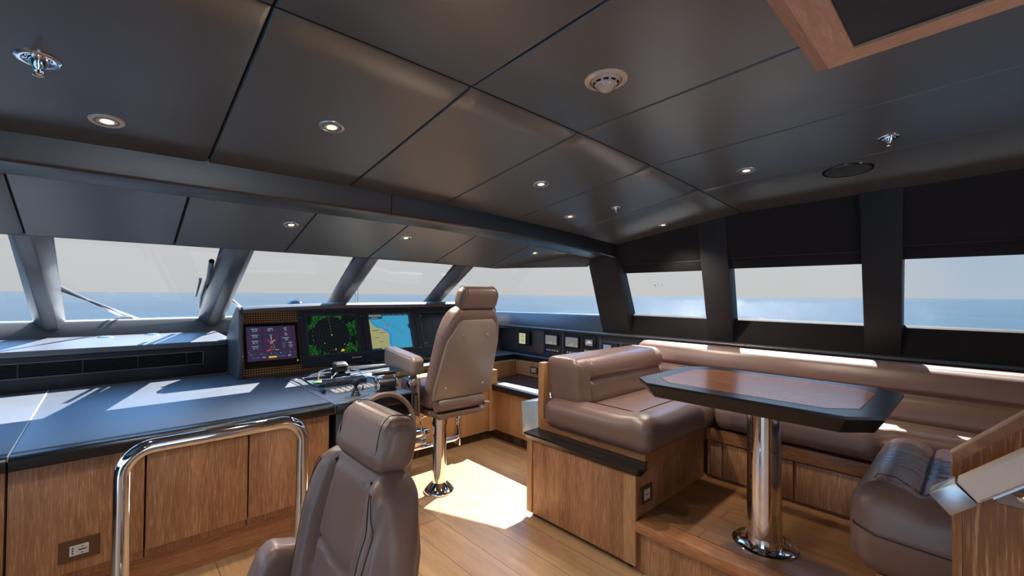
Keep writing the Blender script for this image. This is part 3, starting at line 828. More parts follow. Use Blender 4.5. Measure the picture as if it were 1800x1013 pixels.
textU(bc, 'Port RPM', .16, .91, .0145); textU(bw, '626', .32, .905, .0175); rect(by, .41, .575, .885, .935); textU(bc, 'Stbd RPM', .685, .90, .0145); textU(bw, '626', .84, .90, .0175)
for q, m_, nme in ((bw, 's_white', 'screen_text'), (bc, 's_cyan', 'screen_caption'), (bl, 's_line', 'screen_lines'), (br_, 's_red', 'screen_mark'), (by, 's_yellow', 'screen_mark'), (bg, 's_green', 'screen_mark')):
    obj(nme, q, m_, page, smooth=False)
b = BM(); quad(b, [SP(1.21, .853, .0205), SP(1.224, .853, .0205), SP(1.224, .866, .0205), SP(1.21, .866, .0205)]); obj('power_light', b, 's_green', t, smooth=False)

# three framed monitors
def monitor(xc, label):
    t = thing('helm_monitor', label, 'screen', SP(xc, .788), 0, 'framed helm monitors')
    X = (xc-.292, xc+.292); x = (xc-.228, xc+.224)
    b = BM(); frame(b, X, (.788, 1.283), x, (.888, 1.235), .001, .026, 0)
    for hx_ in (X[0], X[1]-.006): slab(b, hx_, hx_+.006, .788, 1.283, .026, .029)
    obj('bezel', b, 'bezel', t, smooth=False)
    b = BM(); frame(b, (x[0]-.012, x[1]+.012), (.876, 1.247), x, (.888, 1.235), .026, .03, 0); obj('inner_frame', b, 'dark', t, smooth=False)
    b = BM(); slab(b, xc-.24, xc+.24, .808, .855, .026, .028, .002); obj('front_flap', b, 'bezel', t, smooth=False)
    for dx, z in ((-.28, 1.22), (-.28, .875), (.28, 1.22), (.28, .875)):
        b = BM(); slab(b, xc+dx-.005, xc+dx+.005, z-.005, z+.005, .026, .03, .001); obj('bezel_screw', b, 'satin', t, smooth=False)
    b = BM(); c = SP(xc, .888, .006)
    quad(b, [SP(x[0], .888, .006), SP(x[1], .888, .006), SP(x[1], 1.235, .006), SP(x[0], 1.235, .006)])
    return t, b, c
t, b, c = monitor(1.545, 'second screen from the left, showing a radar picture with green echoes')
disp = obj('display', b, 'radar', t, smooth=False, org=SP(1.545, .888, .006))
b = BM(); 
for k in range(24):
    a = 2*PI*k/24; p = lambda r: SP(1.535+r*math.cos(a), .888+.17+r*math.sin(a)*.95, .0068)
    d = SP(1.535+.003*math.cos(a+PI/2), 1.058+.003*math.sin(a+PI/2), .0068)-SP(1.535, 1.058, .0068)
    q0, q1 = p(.168), p(.176); quad(b, [q0-d*.3, q0+d*.3, q1+d*.3, q1-d*.3])
quad(b, [SP(1.5335, 1.058, .0068), SP(1.5345, 1.058, .0068), SP(1.52, 1.225, .0068), SP(1.519, 1.225, .0068)])
obj('screen_lines', b, 's_green', disp, smooth=False)
b = BM(); quad(b, [SP(1.530, 1.053, .007), SP(1.540, 1.053, .007), SP(1.540, 1.063, .007), SP(1.530, 1.063, .007)]); 
for xx, zz in ((1.46, .985), (1.64, .965), (1.67, .955)): quad(b, [SP(xx, zz, .007), SP(xx+.008, zz, .007), SP(xx+.008, zz+.006, .007), SP(xx, zz+.006, .007)])
obj('screen_mark', b, 's_yellow', disp, smooth=False)
b = BM(); slab(b, 1.685, 1.79, .826, .848, .028, .029); obj('button_strip', b, 'blackgloss', t, smooth=False)
for k in range(5):
    b = BM(); slab(b, 1.692+k*.02, 1.702+k*.02, .832, .842, .029, .0296); obj('strip_button', b, 's_gray', t, smooth=False)
t, b, c = monitor(2.13, 'third screen from the left, showing a blue sea chart with tan coast')
disp = obj('display', b, 's_sea', t, smooth=False)
X0, X1, Z0, Z1 = 2.13-.228, 2.13+.224, .888, 1.235
def poly(bm_, uv, d): bm_.faces.new([bm_.verts.new(U(u, v, d)) for u, v in uv])
b = BM(); poly(b, [(0, .12), (.09, .16), (.15, .30), (.26, .36), (.36, .41), (.46, .47), (.52, .58), (.50, .72), (.50, .86), (.53, 1), (0, 1)], .0063); bmesh.ops.triangulate(b, faces=b.faces); obj('chart_shoal', b, 's_shoal', disp, smooth=False)
b = BM(); poly(b, [(0, .12), (.04, .14), (.08, .27), (.17, .37), (.26, .39), (.33, .44), (.42, .51), (.47, .58), (.45, .70), (.44, .82), (.46, .92), (.45, 1), (0, 1)], .0066); bmesh.ops.triangulate(b, faces=b.faces); obj('chart_land', b, 's_land', disp, smooth=False)
b = BM(); poly(b, [(0, 0), (1, 0), (1, .045), (.36, .045), (.33, .13), (0, .13)], .0069); poly(b, [(0, .95), (.25, .95), (.25, 1), (0, 1)], .0069); poly(b, [(.95, .3), (1, .3), (1, .44), (.97, .44)], .0069); bmesh.ops.triangulate(b, faces=b.faces); obj('chart_bar', b, 's_bar', disp, smooth=False)
b = BM(); rect(b, .03, .33, .012, .062, .0072); rect(b, .08, .23, .085, .11, .0072)
for u in (.45, .50, .60, .64, .77, .80, .90, .94): rect(b, u, u+.02, .015, .032, .0072)
obj('chart_caption', b, 's_gray', disp, smooth=False)
b = BM(); line(b, .42, .36, .47, .28, .03, .0073); obj('ship_marker', b, 's_red', disp, smooth=False)
b = BM(); line(b, .33, .13, .84, .58, .004, .0071); line(b, .36, .13, .44, .29, .003, .0071)
for u0, u1, v in ((.06, .19, .46), (.24, .37, .53), (.12, .2, .66), (.2, .3, .78), (.12, .24, .45)): line(b, u0, v, u1, v-.01, .014, .0071)
obj('screen_lines', b, 's_bar', disp, smooth=False)
t, b, c = monitor(2.715, 'dark screen behind the headrest of the standing helm chair')
disp = obj('display', b, 's_black', t, smooth=False)
X0, X1 = 2.715-.228, 2.715+.224
b = BM(); rect(b, .46, .475, .5, .515, .0066); rect(b, .04, .12, .9, .91, .0066); rect(b, .02, .08, .06, .07, .0066); obj('screen_mark', b, 's_green', disp, smooth=False)

# ------------------------------------------------------------------ things on the helm pod and counter
zt = .7632
t = thing('throttle_control', 'black drum throttle with a chrome-sided lever handle at the right of the pod', 'throttle', (1.455, 2.87, zt))
ax = Vector((1, -.18, 0)).normalized(); pa = Vector((1.388, 2.885, zt+.045)); pb = pa+ax*.135
b = BM(); tube(b, [pa+ax*.012, pb-ax*.012], .043, 28); obj('drum', b, 'black', t)
b = BM(); box(b, 1.395, 1.515, 2.83, 2.90, zt, zt+.03, .004); obj('drum_base', b, 'black', t)
for p, d in ((pa, -1), (pb, 1)):
    b = BM(); tube(b, [p+ax*d*-.012, p+ax*d*-.002, p+ax*d*.004], [.046, .046, .041], 28); cap = obj('end_ring', b, 'chrome', t)
    b = BM(); tube(b, [p+ax*d*.004, p+ax*d*.006], [.030, .028], 24); obj('end_disc', b, 'blackgloss', cap)
    b = BM(); up = Vector((-.008, .012, .080))
    tube(b, [p+Vector((0, 0, .03)), p+up], .0065, 10); obj('lever', b, 'chrome', t)
b = BM(); up = Vector((-.008, .012, .078)); tube(b, [pa+up-ax*.012, pa+up+ax*.062], .014, 18); tube(b, [pa+up+ax*.066, pb+up+ax*.010], .014, 18); obj('hand_grip', b, 'black', t)
b = BM(); tube(b, [pa+up-ax*.018, pa+up-ax*.011], .0155, 18); tube(b, [pb+up+ax*.009, pb+up+ax*.014], .0155, 18); obj('grip_cap', b, 'chrome', t)

t = thing('joystick', 'black ribbed joystick on a square leather plate at the front of the pod', 'joystick', (1.222, 2.845, zt))
b = BM(); c = Vector((1.222, 2.845, zt))
prism(b, [c+Vector(p) for p in ((-.075, .0, 0), (-.02, -.07, 0), (.085, -.03, 0), (.03, .045, 0))], (0, 0, .004)); obj('base_plate', b, 'worktop', t)
b = BM(); prf = [(.033, .004)]
for k in range(5): r0 = .031-.004*k; prf += [(r0, .010+.011*k), (r0-.006, .016+.011*k)]
prf += [(.011, .064), (.011, .07)]; lathe(b, prf, c, 20); obj('gaiter', b, 'black', t, angle=60)
b = BM(); lathe(b, [(.010, .066), (.02, .074), (.0255, .088), (.0245, .103), (.016, .114), (0, .117)], c, 22); obj('knob', b, 'black', t)

t = thing('button_panel', 'steel panel of round white push buttons on the pod', 'control panel', (1.30, 3.05, zt))
b = BM(); prism(b, [(1.135, 3.135, zt), (1.145, 2.98, zt), (1.47, 3.02, zt), (1.475, 3.15, zt)], (0, 0, .003)); obj('panel_plate', b, 'satin', t)
for r in range(3):
    for k in range(8):
        if (r, k) in ((0, 3), (0, 4)): continue
        x = 1.163+.040*k; y = 3.012+.042*r+.005*k
        b = BM(); lathe(b, [(.015, .003), (.015, .009), (.011, .012), (0, .0125)], (x, y, zt), 16); obj('push_button', b, 'white', t)
for x, y in ((1.285, 3.01), (1.335, 2.99)):
    b = BM(); tube(b, [(x, y, zt+.003), (x+.003, y, zt+.036)], [.007, .004], 10); obj('toggle_switch', b, 'black', t)

t = thing('chain_counter', 'low black box with a small olive display on the pod', 'control unit', (1.31, 3.3, zt))
b = BM(); q = [(1.152, 3.255), (1.19, 3.385), (1.505, 3.375), (1.485, 3.25)]
hull8(b, [(x, y, zt) for x, y in q], [(x, y, zt+.034) for x, y in q], .003); obj('case', b, 'bezel', t)
b = BM(); quad(b, [(1.20, 3.275, zt+.0345), (1.32, 3.275, zt+.0345), (1.34, 3.355, zt+.0345), (1.22, 3.355, zt+.0345)]); obj('display', b, m_plain('olive_display', srgb(84, 80, 48), .2), t, smooth=False)
b = BM(); box(b, 1.43, 1.475, 3.40, 3.44, zt, zt+.026, .003)
tag(obj('switch_block', b, 'bezel'), 'tiny black switch block behind the olive-display box', 'switch')

t = thing('label_strip', 'small yellow, red and green label strip on the pod', 'label', (1.20, 3.45, zt))
b = BM(); prism(b, [(1.155, 3.42, zt), (1.30, 3.43, zt), (1.30, 3.50, zt), (1.155, 3.49, zt)], (0, 0, .003)); obj('strip_plate', b, 'satin', t)
for k, (cn, cc) in enumerate((('green', (30, 110, 70)), ('yellow', (235, 200, 40)), ('red', (190, 40, 30)), ('yellow', (235, 200, 40)))):
    b = BM(); box(b, 1.158+.034*k, 1.190+.034*k, 3.428, 3.49, zt+.003, zt+.005); obj('colour_field', b, m_plain('label_'+cn+str(k), srgb(*cc), .5), t, smooth=False)

t = thing('control_lever', 'black and chrome twin control lever on a flat base behind the olive-display box', 'control unit', (1.35, 3.62, zt))
b = BM(); q = [(1.13, 3.60), (1.25, 3.76), (1.56, 3.76), (1.50, 3.60)]; hull8(b, [(x, y, zt) for x, y in q], [(x, y, zt+.022) for x, y in q], .003); obj('base_plate', b, 'bezel', t)
b = BM(); q = [(1.20, 3.645), (1.27, 3.74), (1.47, 3.74), (1.44, 3.645)]; hull8(b, [(x, y, zt+.022) for x, y in q], [(x, y, zt+.026) for x, y in q], .001); obj('steel_plate', b, 'satin', t)
b = BM(); cushion(b, (1.36, 3.60, zt+.026), (1.49, 3.70, zt+.115), (.03, .03, .03), lambda p, u, v, w: (p.x, p.y, p.z-.02*max(0, -v)*max(0, w)), (10, 10, 8)); obj('lever_head', b, 'black', t)
b = BM(); tube(b, [(1.36, 3.66, zt+.03), (1.34, 3.60, zt+.07), (1.29, 3.58, zt+.075), (1.24, 3.585, zt+.06), (1.235, 3.59, zt+.004)], .007, 10); obj('lever_arm', b, 'chrome', t)
b = BM(); tube(b, [(1.40, 3.61, zt+.02), (1.36, 3.54, zt+.045), (1.31, 3.50, zt+.03), (1.305, 3.50, zt+.004)], .0065, 10); obj('lever_arm', b, 'chrome', t)
t = thing('autopilot_unit', 'flat dark unit on the counter just below the radar screen', 'control unit', (1.5, 3.93, zt))
b = BM(); box(b, 1.39, 1.66, 3.86, 3.985, zt, zt+.018, .003); obj('case', b, 'bezel', t)
for k in range(6):
    b = BM(); lathe(b, [(.008, .018), (.007, .022), (0, .022)], (1.44+.035*k, 3.92, zt), 12); obj('key', b, 'black', t)

def rod(a, c, label):
    b = BM(); a, c = Vector(a), Vector(c); s = Vector((0, .012, 0))
    hull8(b, [a-s, c-s, c+s, a+s], [p+Vector((0, 0, .012)) for p in (a-s, c-s, c+s, a+s)], .003)
    tag(obj('steel_bar', b, 'satin'), label, 'bar', 'steel bars on the helm counter')
rod((1.50, 3.60, zt+.045), (1.99, 3.72, zt+.03), 'slim steel bar resting at the counter edge, closest to the throttle')
rod((1.49, 3.68, zt+.045), (1.96, 3.79, zt+.02), 'slim steel bar on the counter, middle one of three')
rod((1.50, 3.76, zt+.045), (1.86, 3.86, zt+.015), 'slim steel bar on the counter, closest to the screens')
b = BM(); tube(b, [(1.50, 3.56, zt+.06), (1.535, 3.54, zt+.05), (1.55, 3.47, zt+.012), (1.60, 3.33, zt+.008), (1.63, 3.27, zt+.007)], .007, 10)
tag(obj('steel_tube', b, 'chrome'), 'bent chrome tube lying beside the twin control head', 'tube')
b = BM(); hull8(b, [(1.75, 3.91, zt), (1.93, 3.91, zt), (1.95, 4.0, zt), (1.75, 4.0, zt)], [(1.80, 3.93, zt+.035), (1.83, 3.93, zt+.035), (1.87, 3.98, zt+.06), (1.80, 3.98, zt+.06)], .008, 3)
t = thing('counter_speaker', 'dark wedge-shaped speaker on the counter under the chart screen', 'speaker', (1.84, 4.0, zt)); obj('case', b, 'bezel', t)
b = BM(); lathe(b, [(.018, 0), (.018, .004), (.012, .006)], (1.815, 3.918, zt+.03), 16, 'Y'); obj('cone', b, 'black', t)

t = thing('gooseneck_lamp', 'thin black gooseneck lamp lying along the left edge of the pod', 'lamp', (1.09, 3.4, zt))
b = BM(); pts = [(1.085, 3.70, zt+.02), (1.10, 3.55, zt+.028), (1.085, 3.36, zt+.026), (1.09, 3.20, zt+.024), (1.10, 3.12, zt+.022)]; tube(b, pts, .006, 10); obj('neck', b, 'black', t)
b = BM(); tube(b, [(1.10, 3.13, zt+.022), (1.09, 3.05, zt+.018), (1.088, 3.045, zt+.018)], [.010, .013, .008], 12); obj('lamp_head', b, 'black', t)
b = BM(); tube(b, [(1.105, 3.20, zt+.024), (1.125, 3.12, zt+.05), (1.128, 3.115, zt+.05)], [.009, .012, .008], 12); obj('lamp_head', b, 'black', t)
b = BM(); lathe(b, [(.022, 0), (.022, .012), (.012, .022), (0, .022)], (1.085, 3.70, zt), 16); obj('lamp_foot', b, 'chrome', t)
b = BM(); prism(b, [(1.0, 3.86, zt), (1.215, 3.865, zt), (1.215, 3.965, zt), (1.0, 3.96, zt)], (0, 0, .006), .002)
tag(obj('flat_tray', b, 'bronze'), 'flat dark tray lying under the purple data screen', 'tray')
t = thing('keypad_unit', 'blue-grey keypad on the counter under the dark screen', 'control panel', (2.4, 3.9, zt))
b = BM(); box(b, 2.18, 2.75, 3.83, 3.96, zt, zt+.018, .003); obj('case', b, 'bezel', t)
for k in range(14):
    for r in range(3):
        b = BM(); box(b, 2.20+.037*k, 2.225+.037*k, 3.845+.036*r, 3.868+.036*r, zt+.018, zt+.022, .002); obj('key', b, 'satin', t)

t = thing('steering_wheel', 'brown leather steering wheel behind the front headrest, on the pod face', 'steering wheel', (1.29, 2.56, .62))
cW = Vector((1.285, 2.52, .635)); nW = Vector((0, -1, .28)).normalized(); uW = Vector((0, .28, 1)).normalized(); rW = .185
b = BM(); ring = [cW+Vector((1, 0, 0))*rW*math.cos(2*PI*k/40)+uW*rW*math.sin(2*PI*k/40) for k in range(41)]; tube(b, ring, .0155, 14, False); bmesh.ops.remove_doubles(b, verts=b.verts, dist=1e-4); obj('rim', b, 'leather2', t, angle=180)
b = BM()
for a in (PI/2*.1, PI-.157, -PI/2):
    e = cW+Vector((1, 0, 0))*rW*math.cos(a)+uW*rW*math.sin(a); tube(b, [cW-nW*.03, e], [.012, .009], 10)
obj('spoke', b, 'satin', t)
b = BM(); tube(b, [cW-nW*.005, cW-nW*.03, cW-nW*.205], [.04, .045, .03], 20); obj('hub', b, 'black', t)

# ------------------------------------------------------------------ instruments on the starboard dash
t = thing('instrument_panel', 'dark upright instrument panel along the starboard quarter', 'dashboard', (3.6, 3.1, ZC))
segs = [4.10, 3.345, 3.055, 2.785, 2.56, 1.0, -2.1]
for a, c in zip(segs, segs[1:]):
    b = BM(); box(b, 3.598, 3.615, c+.0025, a-.0025, .765, 1.05, .002); obj('panel_section', b, 'dark', t)
def inst(name, label, y0, y1, z0, z1, disp, dm, d=.03, cat='instrument', mat='black', keys=None, grp=None):
    t = thing(name, label, cat, (3.598, (y0+y1)/2, z0), 0, grp)
    b = BM(); box(b, 3.598-d, 3.598, y0, y1, z0, z1, .004); obj('case', b, mat, t)
    u0, u1, v0, v1 = disp
    b = BM(); x = 3.598-d-.0008
    quad(b, [(x, u1, v0), (x, u0, v0), (x, u0, v1), (x, u1, v1)]); dsp = obj('display', b, dm, t, smooth=False)
    if keys:
        for (ky, kz, kw, kh, km) in keys:
            b = BM(); box(b, 3.598-d-.004, 3.598-d, ky-kw/2, ky+kw/2, kz-kh/2, kz+kh/2); obj('key', b, km, t, smooth=False)
    return t, dsp
x_ = 3.598
t, d = inst('trim_gauge', 'small instrument with lit cream display, leftmost on the side dash', 3.535, 3.715, .862, 1.02, (3.60, 3.705, .878, 1.0), 's_lcd', .04, keys=[(3.565, .89+.024*k, .018, .012, 'satin') for k in range(5)])
b = BM(); xx = x_-.0415
for yy, zz, s in ((3.655, .965, '3.2'), (3.655, .915, '1.8')): text_into(b, s, .04, lambda a, c, yy=yy, zz=zz: Vector((xx, yy-a, zz+c)))
obj('screen_text', b, 'black', d, smooth=False)
for yc, l in ((3.21, 'square engine display with five white keys below, left one of the pair'), (2.92, 'square engine display with five white keys below, right one of the pair')):
    t = thing('engine_display', l, 'instrument', (3.598, yc, .82), 0, 'engine displays on the side dash')
    b = BM(); box(b, 3.588, 3.5975, yc-.125, yc+.12, .815, 1.045, .003); obj('mounting_plate', b, 'bezel', t)
    b = BM(); box(b, 3.565, 3.588, yc-.098, yc+.10, .895, 1.02, .004); cs = obj('case', b, 'black', t)
    b = BM(); x = 3.5642; quad(b, [(x, yc+.082, .908), (x, yc-.082, .908), (x, yc-.082, 1.006), (x, yc+.082, 1.006)]); obj('display', b, 's_gray', cs, smooth=False)
    b = BM()
    for k in range(5): quad(b, [(x-.0006, yc+.07-.032*k, .914), (x-.0006, yc+.052-.032*k, .914), (x-.0006, yc+.052-.032*k, .922+.012*(k % 3)), (x-.0006, yc+.07-.032*k, .922+.012*(k % 3))])
    obj('screen_mark', b, 's_land', cs, smooth=False)
    for k in range(5):
        b = BM(); box(b, 3.582, 3.588, yc-.078+.037*k-.01, yc-.078+.037*k+.01, .833, .853); obj('key', b, 'white', t, smooth=False)
t = thing('camera_display', 'small side-dash display with a grey picture and green keys below', 'instrument', (3.598, 2.695, .87))
b = BM(); box(b, 3.588, 3.5975, 2.60, 2.79, .85, 1.045, .003); obj('mounting_plate', b, 'bezel', t)
b = BM(); box(b, 3.57, 3.588, 2.615, 2.775, .92, 1.03, .004); cs = obj('case', b, 'black', t)
b = BM(); x = 3.5693; quad(b, [(x, 2.745, .94), (x, 2.655, .94), (x, 2.655, 1.0), (x, 2.745, 1.0)]); obj('display', b, 's_gray', cs, smooth=False)
b = BM(); x -= .0006; poly2 = [(2.74, .96), (2.70, .99), (2.665, .975), (2.66, .965), (2.70, .962)]; b.faces.new([b.verts.new((x, yy, zz)) for yy, zz in poly2]); obj('screen_mark', b, 's_white', cs, smooth=False)
for k in range(4):
    b = BM(); box(b, 3.582, 3.588, 2.755-.032*k-.011, 2.755-.032*k+.011, .873, .89); obj('key', b, 's_green' if k < 2 else 'white', t, smooth=False)
inst('radio_unit', 'flat radio with a pale blue display, partly hidden by the settee back', 2.365, 2.545, .88, .985, (2.44, 2.53, .89, .968), 's_lcd2', .02, keys=[(2.40, .91+.02*k, .03, .008, 'satin') for k in range(3)])
t = thing('brass_bell', 'small domed brass knob peeking over the settee back', 'knob', (3.575, 2.255, .95))
b = BM(); lathe(b, [(.036, 0), (.036, .012), (.028, .03), (.012, .04), (0, .042)], (3.56, 2.255, .95), 20); obj('dome', b, 'brass', t)
b = BM(); box(b, 3.545, 3.597, 2.22, 2.29, .7635, .95, .003); obj('bracket_base', b, 'black', t)
t = thing('key_switch', 'tiny key switch with a bright steel pin beside the brass knob', 'switch', (3.58, 2.315, .93))
b = BM(); box(b, 3.565, 3.598, 2.30, 2.335, .93, .985, .003); obj('case', b, 'bronze', t)
b = BM(); tube(b, [(3.572, 2.318, .985), (3.572, 2.318, 1.0)], .006, 10); obj('pin', b, 'chrome', t)

# ------------------------------------------------------------------ dinette
def groove(d, w=.010, dep=.010): return dep*math.exp(-(d/w)**2)
SG = 'U-shaped dinette settee'
# forward arm of the settee
t = thing('settee', 'brown leather settee arm facing aft, with oak base and black ledge toward the helm', 'settee', (2.8, 1.65, 0), 0, SG)
b = BM(); box(b, 2.06, 2.15, 1.262, 2.02, .035, .51); box(b, 2.15, 3.55, 1.262, 2.02, 0, .51); obj('base', b, 'wood', t)
b = BM(); box(b, 2.045, 2.062, 1.312, 1.992, .033, .500, .0012); obj('door', b, 'wood', t)
for ya, yb in ((1.236, 1.309), (1.995, 2.042)):
    b = BM(); box(b, 2.04, 2.062, ya, yb, .033, .512, .0015); obj('corner_post', b, 'wood_pale', t)
b = BM(); box(b, 2.0625, 2.88, 1.242, 1.262, .272, .512, .001); obj('end_panel', b, 'wood', t)
b = BM(); box(b, 2.075, 2.14, 1.27, 2.02, 0, .034); obj('kick_board', b, 'bronze', t)
b = BM(); prism(b, [(2.0, 1.20, .557), (2.0, 2.033, .557), (2.155, 2.033, .557), (2.155, 1.235, .557), (2.06, 1.178, .557), (2.03, 1.178, .557)], (0, 0, -.012)); 
hull8(b, [(2.0, 1.20, .548), (2.0, 2.033, .548), (2.15, 2.033, .548), (2.06, 1.178, .548), (2.03, 1.178, .548)], [(2.03, 1.235, .508), (2.03, 2.033, .508), (2.15, 2.033, .508), (2.06, 1.212, .508), (2.045, 1.212, .508)])
obj('ledge', b, 'edge', t)
b = BM(); prism(b, [(2.13, 1.262, .512), (2.13, 2.01, .512), (2.13, 2.01, .622), (2.13, 1.262, .618)], (.04, 0, 0)); box(b, 2.13, 2.90, 1.232, 1.262, .5125, .61, .0015); obj('seat_rail', b, 'wood_y', t)
b = BM(); box(b, 2.135, 2.20, 1.985, 2.035, .557, .995, .003); obj('end_post', b, 'wood_pale', t)
def seat_f(p, u, v, w):
    x, y, z = p
    if w > 0:
        k = min(1, max(0, (z-.70)/.03))
        z -= k*(groove(x-2.275) if y > 1.36 else 0)+k*(groove(y-1.375) if x > 2.27 else 0)
        if x > 2.28 and y > 1.38: z -= .012*k
        z += .016*k*math.exp(-((x-2.19)/.07)**2)+.016*k*math.exp(-((y-1.29)/.07)**2)
    if w < 0 and u < -.6: pass
    return (x, y, z)
b = BM(); cushion(b, (2.085, 1.185, .595), (3.265, 1.95, .762), (.055, .06, .06), seat_f, (90, 64, 12), (0, 0, .004)); obj('seat_cushion', b, 'leather', t, angle=80)
b = BM(); pts = [(2.10, 1.95, .706), (2.088, 1.6, .708), (2.09, 1.27, .708), (2.135, 1.20, .708), (2.3, 1.188, .708), (2.9, 1.188, .704)]; tube(b, pts, .0022, 6); obj('stitching', b, 'stitch', t)
sz = lambda x, y: seat_f((x, y, .7655), 0, 0, 1)[2]+.008
b = BM(); tube(b, [(2.275, y, sz(2.275, y)) for y in (1.72, 1.6, 1.5, 1.42, 1.385)], .003, 6)
obj('seam', b, 'stitch', t)
b = BM(); tube(b, [(x, 1.375, sz(x, 1.375)) for x in (2.28, 2.4, 2.6, 2.8, 3.0, 3.2)], .003, 6); obj('seam', b, 'stitch', t)
b = BM(); tube(b, [(2.272, 1.372, .752), (2.20, 1.30, .772), (2.13, 1.225, .752), (2.10, 1.198, .71)], .0022, 6); obj('seam', b, 'stitch', t)
def back_f(p, u, v, w):
    x, y, z = p
    if v < 0:
        k = min(1, -v*1.4)
        y += k*groove(z-.897, .018, .03) if x > 2.30 else 0
        y -= k*.018*math.exp(-((z-.96)/.07)**2)*(1 if x > 2.3 else .4)
        y += k*groove(x-2.305, .010, .016)
    y += .03*(1-w)*-.6
    return (x, y, z)
b = BM(); cushion(b, (2.16, 1.735, .735), (3.235, 2.0, 1.042), (.04, .05, .06), back_f, (80, 10, 44)); obj('backrest', b, 'leather', t, angle=80)
b = BM(); tube(b, [(2.172, 1.80, 1.035), (2.23, 1.765, 1.01), (2.306, 1.735, .905)], .0022, 6); obj('stitching', b, 'stitch', t)
outlet('power_outlet', 'bronze-framed power outlet on the oak end of the settee base beside the platform', (2.15, 1.24, .378), (1, 0, 0), .062, .047, (-.026, .03, .028), cells=('schuko',))
# pale box on the back of the settee, toward the side shelf
t = thing('storage_box', 'pale glossy box between the low side shelf and the oak settee post', 'box', (2.3, 2.2, .45))
b = BM(); hull8(b, [(2.155, 2.20, .47), (2.155, 2.045, .47), (2.60, 2.045, .47), (2.60, 2.20, .47)], [(2.14, 2.20, .70), (2.14, 2.045, .735), (2.60, 2.045, .735), (2.60, 2.20, .70)], .004); obj('box_body', b, 'skyglare', t)
b = BM(); hull8(b, [(2.21, 2.038, .53), (2.5, 2.038, .53), (2.5, 2.044, .53), (2.21, 2.044, .53)], [(2.17, 2.038, .735), (2.5, 2.038, .735), (2.5, 2.044, .735), (2.17, 2.044, .735)]); obj('side_lid', b, 'skyglare', t)

# starboard run
t = thing('settee', 'long brown leather settee run under the side windows, behind the table', 'settee', (3.2, .8, .27), 0, SG)
b = BM(); box(b, 2.905, 3.6, -.8, 1.228, .272, .592); obj('base', b, 'wood', t)
b = BM(); box(b, 2.88, 2.905, .36, 1.228, .515, .592, .0015); obj('seat_rail', b, 'wood_y', t)
b = BM(); box(b, 2.895, 2.904, .36, 1.228, .272, .288); obj('kick_board', b, 'bronze', t)
for y0, y1 in ((1.13, 1.205), (.735, 1.125), (.36, .725)):
    b = BM(); box(b, 2.888, 2.905, y0+.003, y1-.003, .29, .508, .0015); obj('drawer', b, 'wood', t)
def seat_s(p, u, v, w):
    x, y, z = p
    if w > 0: z += .012*math.exp(-((x-2.93)/.07)**2)
    x += .09*max(0, min(1, (.36-y)/.06))*max(0, -u)
    return (x, y, z)
b = BM(); cushion(b, (2.855, -.56, .602), (3.29, 1.18, .765), (.06, .05, .06), seat_s, (20, 40, 10)); obj('seat_cushion', b, 'leather', t, angle=80)
def back_s(p, u, v, w):
    x, y, z = p
    if u < 0:
        k = min(1, -u*1.4)
        x += k*groove(z-.905, .016, .028)
        x -= k*.016*math.exp(-((z-.975)/.06)**2)+k*.010*math.exp(-((z-.83)/.06)**2)
    x += .05*w
    return (x, y, z)
b = BM(); cushion(b, (3.315, -1.2, .74), (3.49, 2.02, 1.065), (.05, .04, .05), back_s, (10, 60, 44)); obj('backrest', b, 'leather', t, angle=80)
b = BM(); box(b, 3.50, 3.535, -2.0, 2.0, .70, 1.06, .004); obj('back_board', b, 'darker', t)

# aft arm of the settee, near the stair
t = thing('settee', 'brown leather settee arm beside the stair panel, nearest the camera, with creased seat', 'settee', (2.7, -.1, .27), 0, SG)
b = BM(); box(b, 2.10, 2.80, -.8, .27, .272, .43); obj('base', b, 'wood', t)
def seat_a(p, u, v, w):
    x, y, z = p
    if w > 0:
        k = min(1, max(0, (z-.66)/.05))
        z -= k*groove(y-.150, .012, .022)*(1 if x > 2.16 else max(0, (x-2.06)/.1))
        z += k*.022*math.exp(-((y-.24)/.07)**2)+k*.014*math.exp(-((y-.0)/.1)**2)
        z -= k*groove(x-2.14, .012, .008)*(1 if y < .15 else 0)
        cr = 0
        for (cx, s, ph) in ((2.42, .02, .3), (2.475, .016, 1.1), (2.53, .02, 2.), (2.59, .018, .7), (2.37, .016, 1.7)):
            cr += .008*math.exp(-((x-cx-.02*math.sin(y*14+ph))/(s*.5))**2)
        z -= k*cr*math.exp(-((y-.12)/.16)**2)
    else:
        pass
    sh = .5+.5*w
    x -= .09*(1-abs(w))*(1 if u < -.5 else 0)*.4
    if u < 0: x += .05*(1-w)*.3*(-u)
    return (x, y, z)
b = BM(); cushion(b, (2.03, -.55, .425), (2.90, .345, .752), (.085, .075, .085), seat_a, (110, 64, 14)); obj('seat_cushion', b, 'leather', t, angle=80)
b = BM(); tube(b, [(2.35, .345, .635), (2.11, .345, .63), (2.03, .325, .62), (1.992, .26, .612), (1.99, .1, .61), (1.99, -.3, .61)], .003, 6); obj('stitching', b, 'stitch', t)
sa = lambda x, y: seat_a((x, y, .752), 0, 0, 1)[2]+.010
b = BM(); tube(b, [(x, .150, sa(x, .150)+.001) for x in (2.16, 2.25, 2.35, 2.45, 2.55, 2.65, 2.75, 2.82)], .003, 6); obj('seam', b, 'stitch', t)
b = BM(); tube(b, [(2.155, y, sa(2.155, y)+.001) for y in (.15, .22, .27)]+[(2.12, .30, .735), (2.06, .325, .69)], .0016, 6); obj('seam', b, 'stitch', t)
b = BM(); cushion(b, (2.05, -.80, .612), (3.22, -.575, 1.06), (.05, .06, .06), None, (24, 8, 14)); obj('backrest', b, 'leather', t, angle=80)

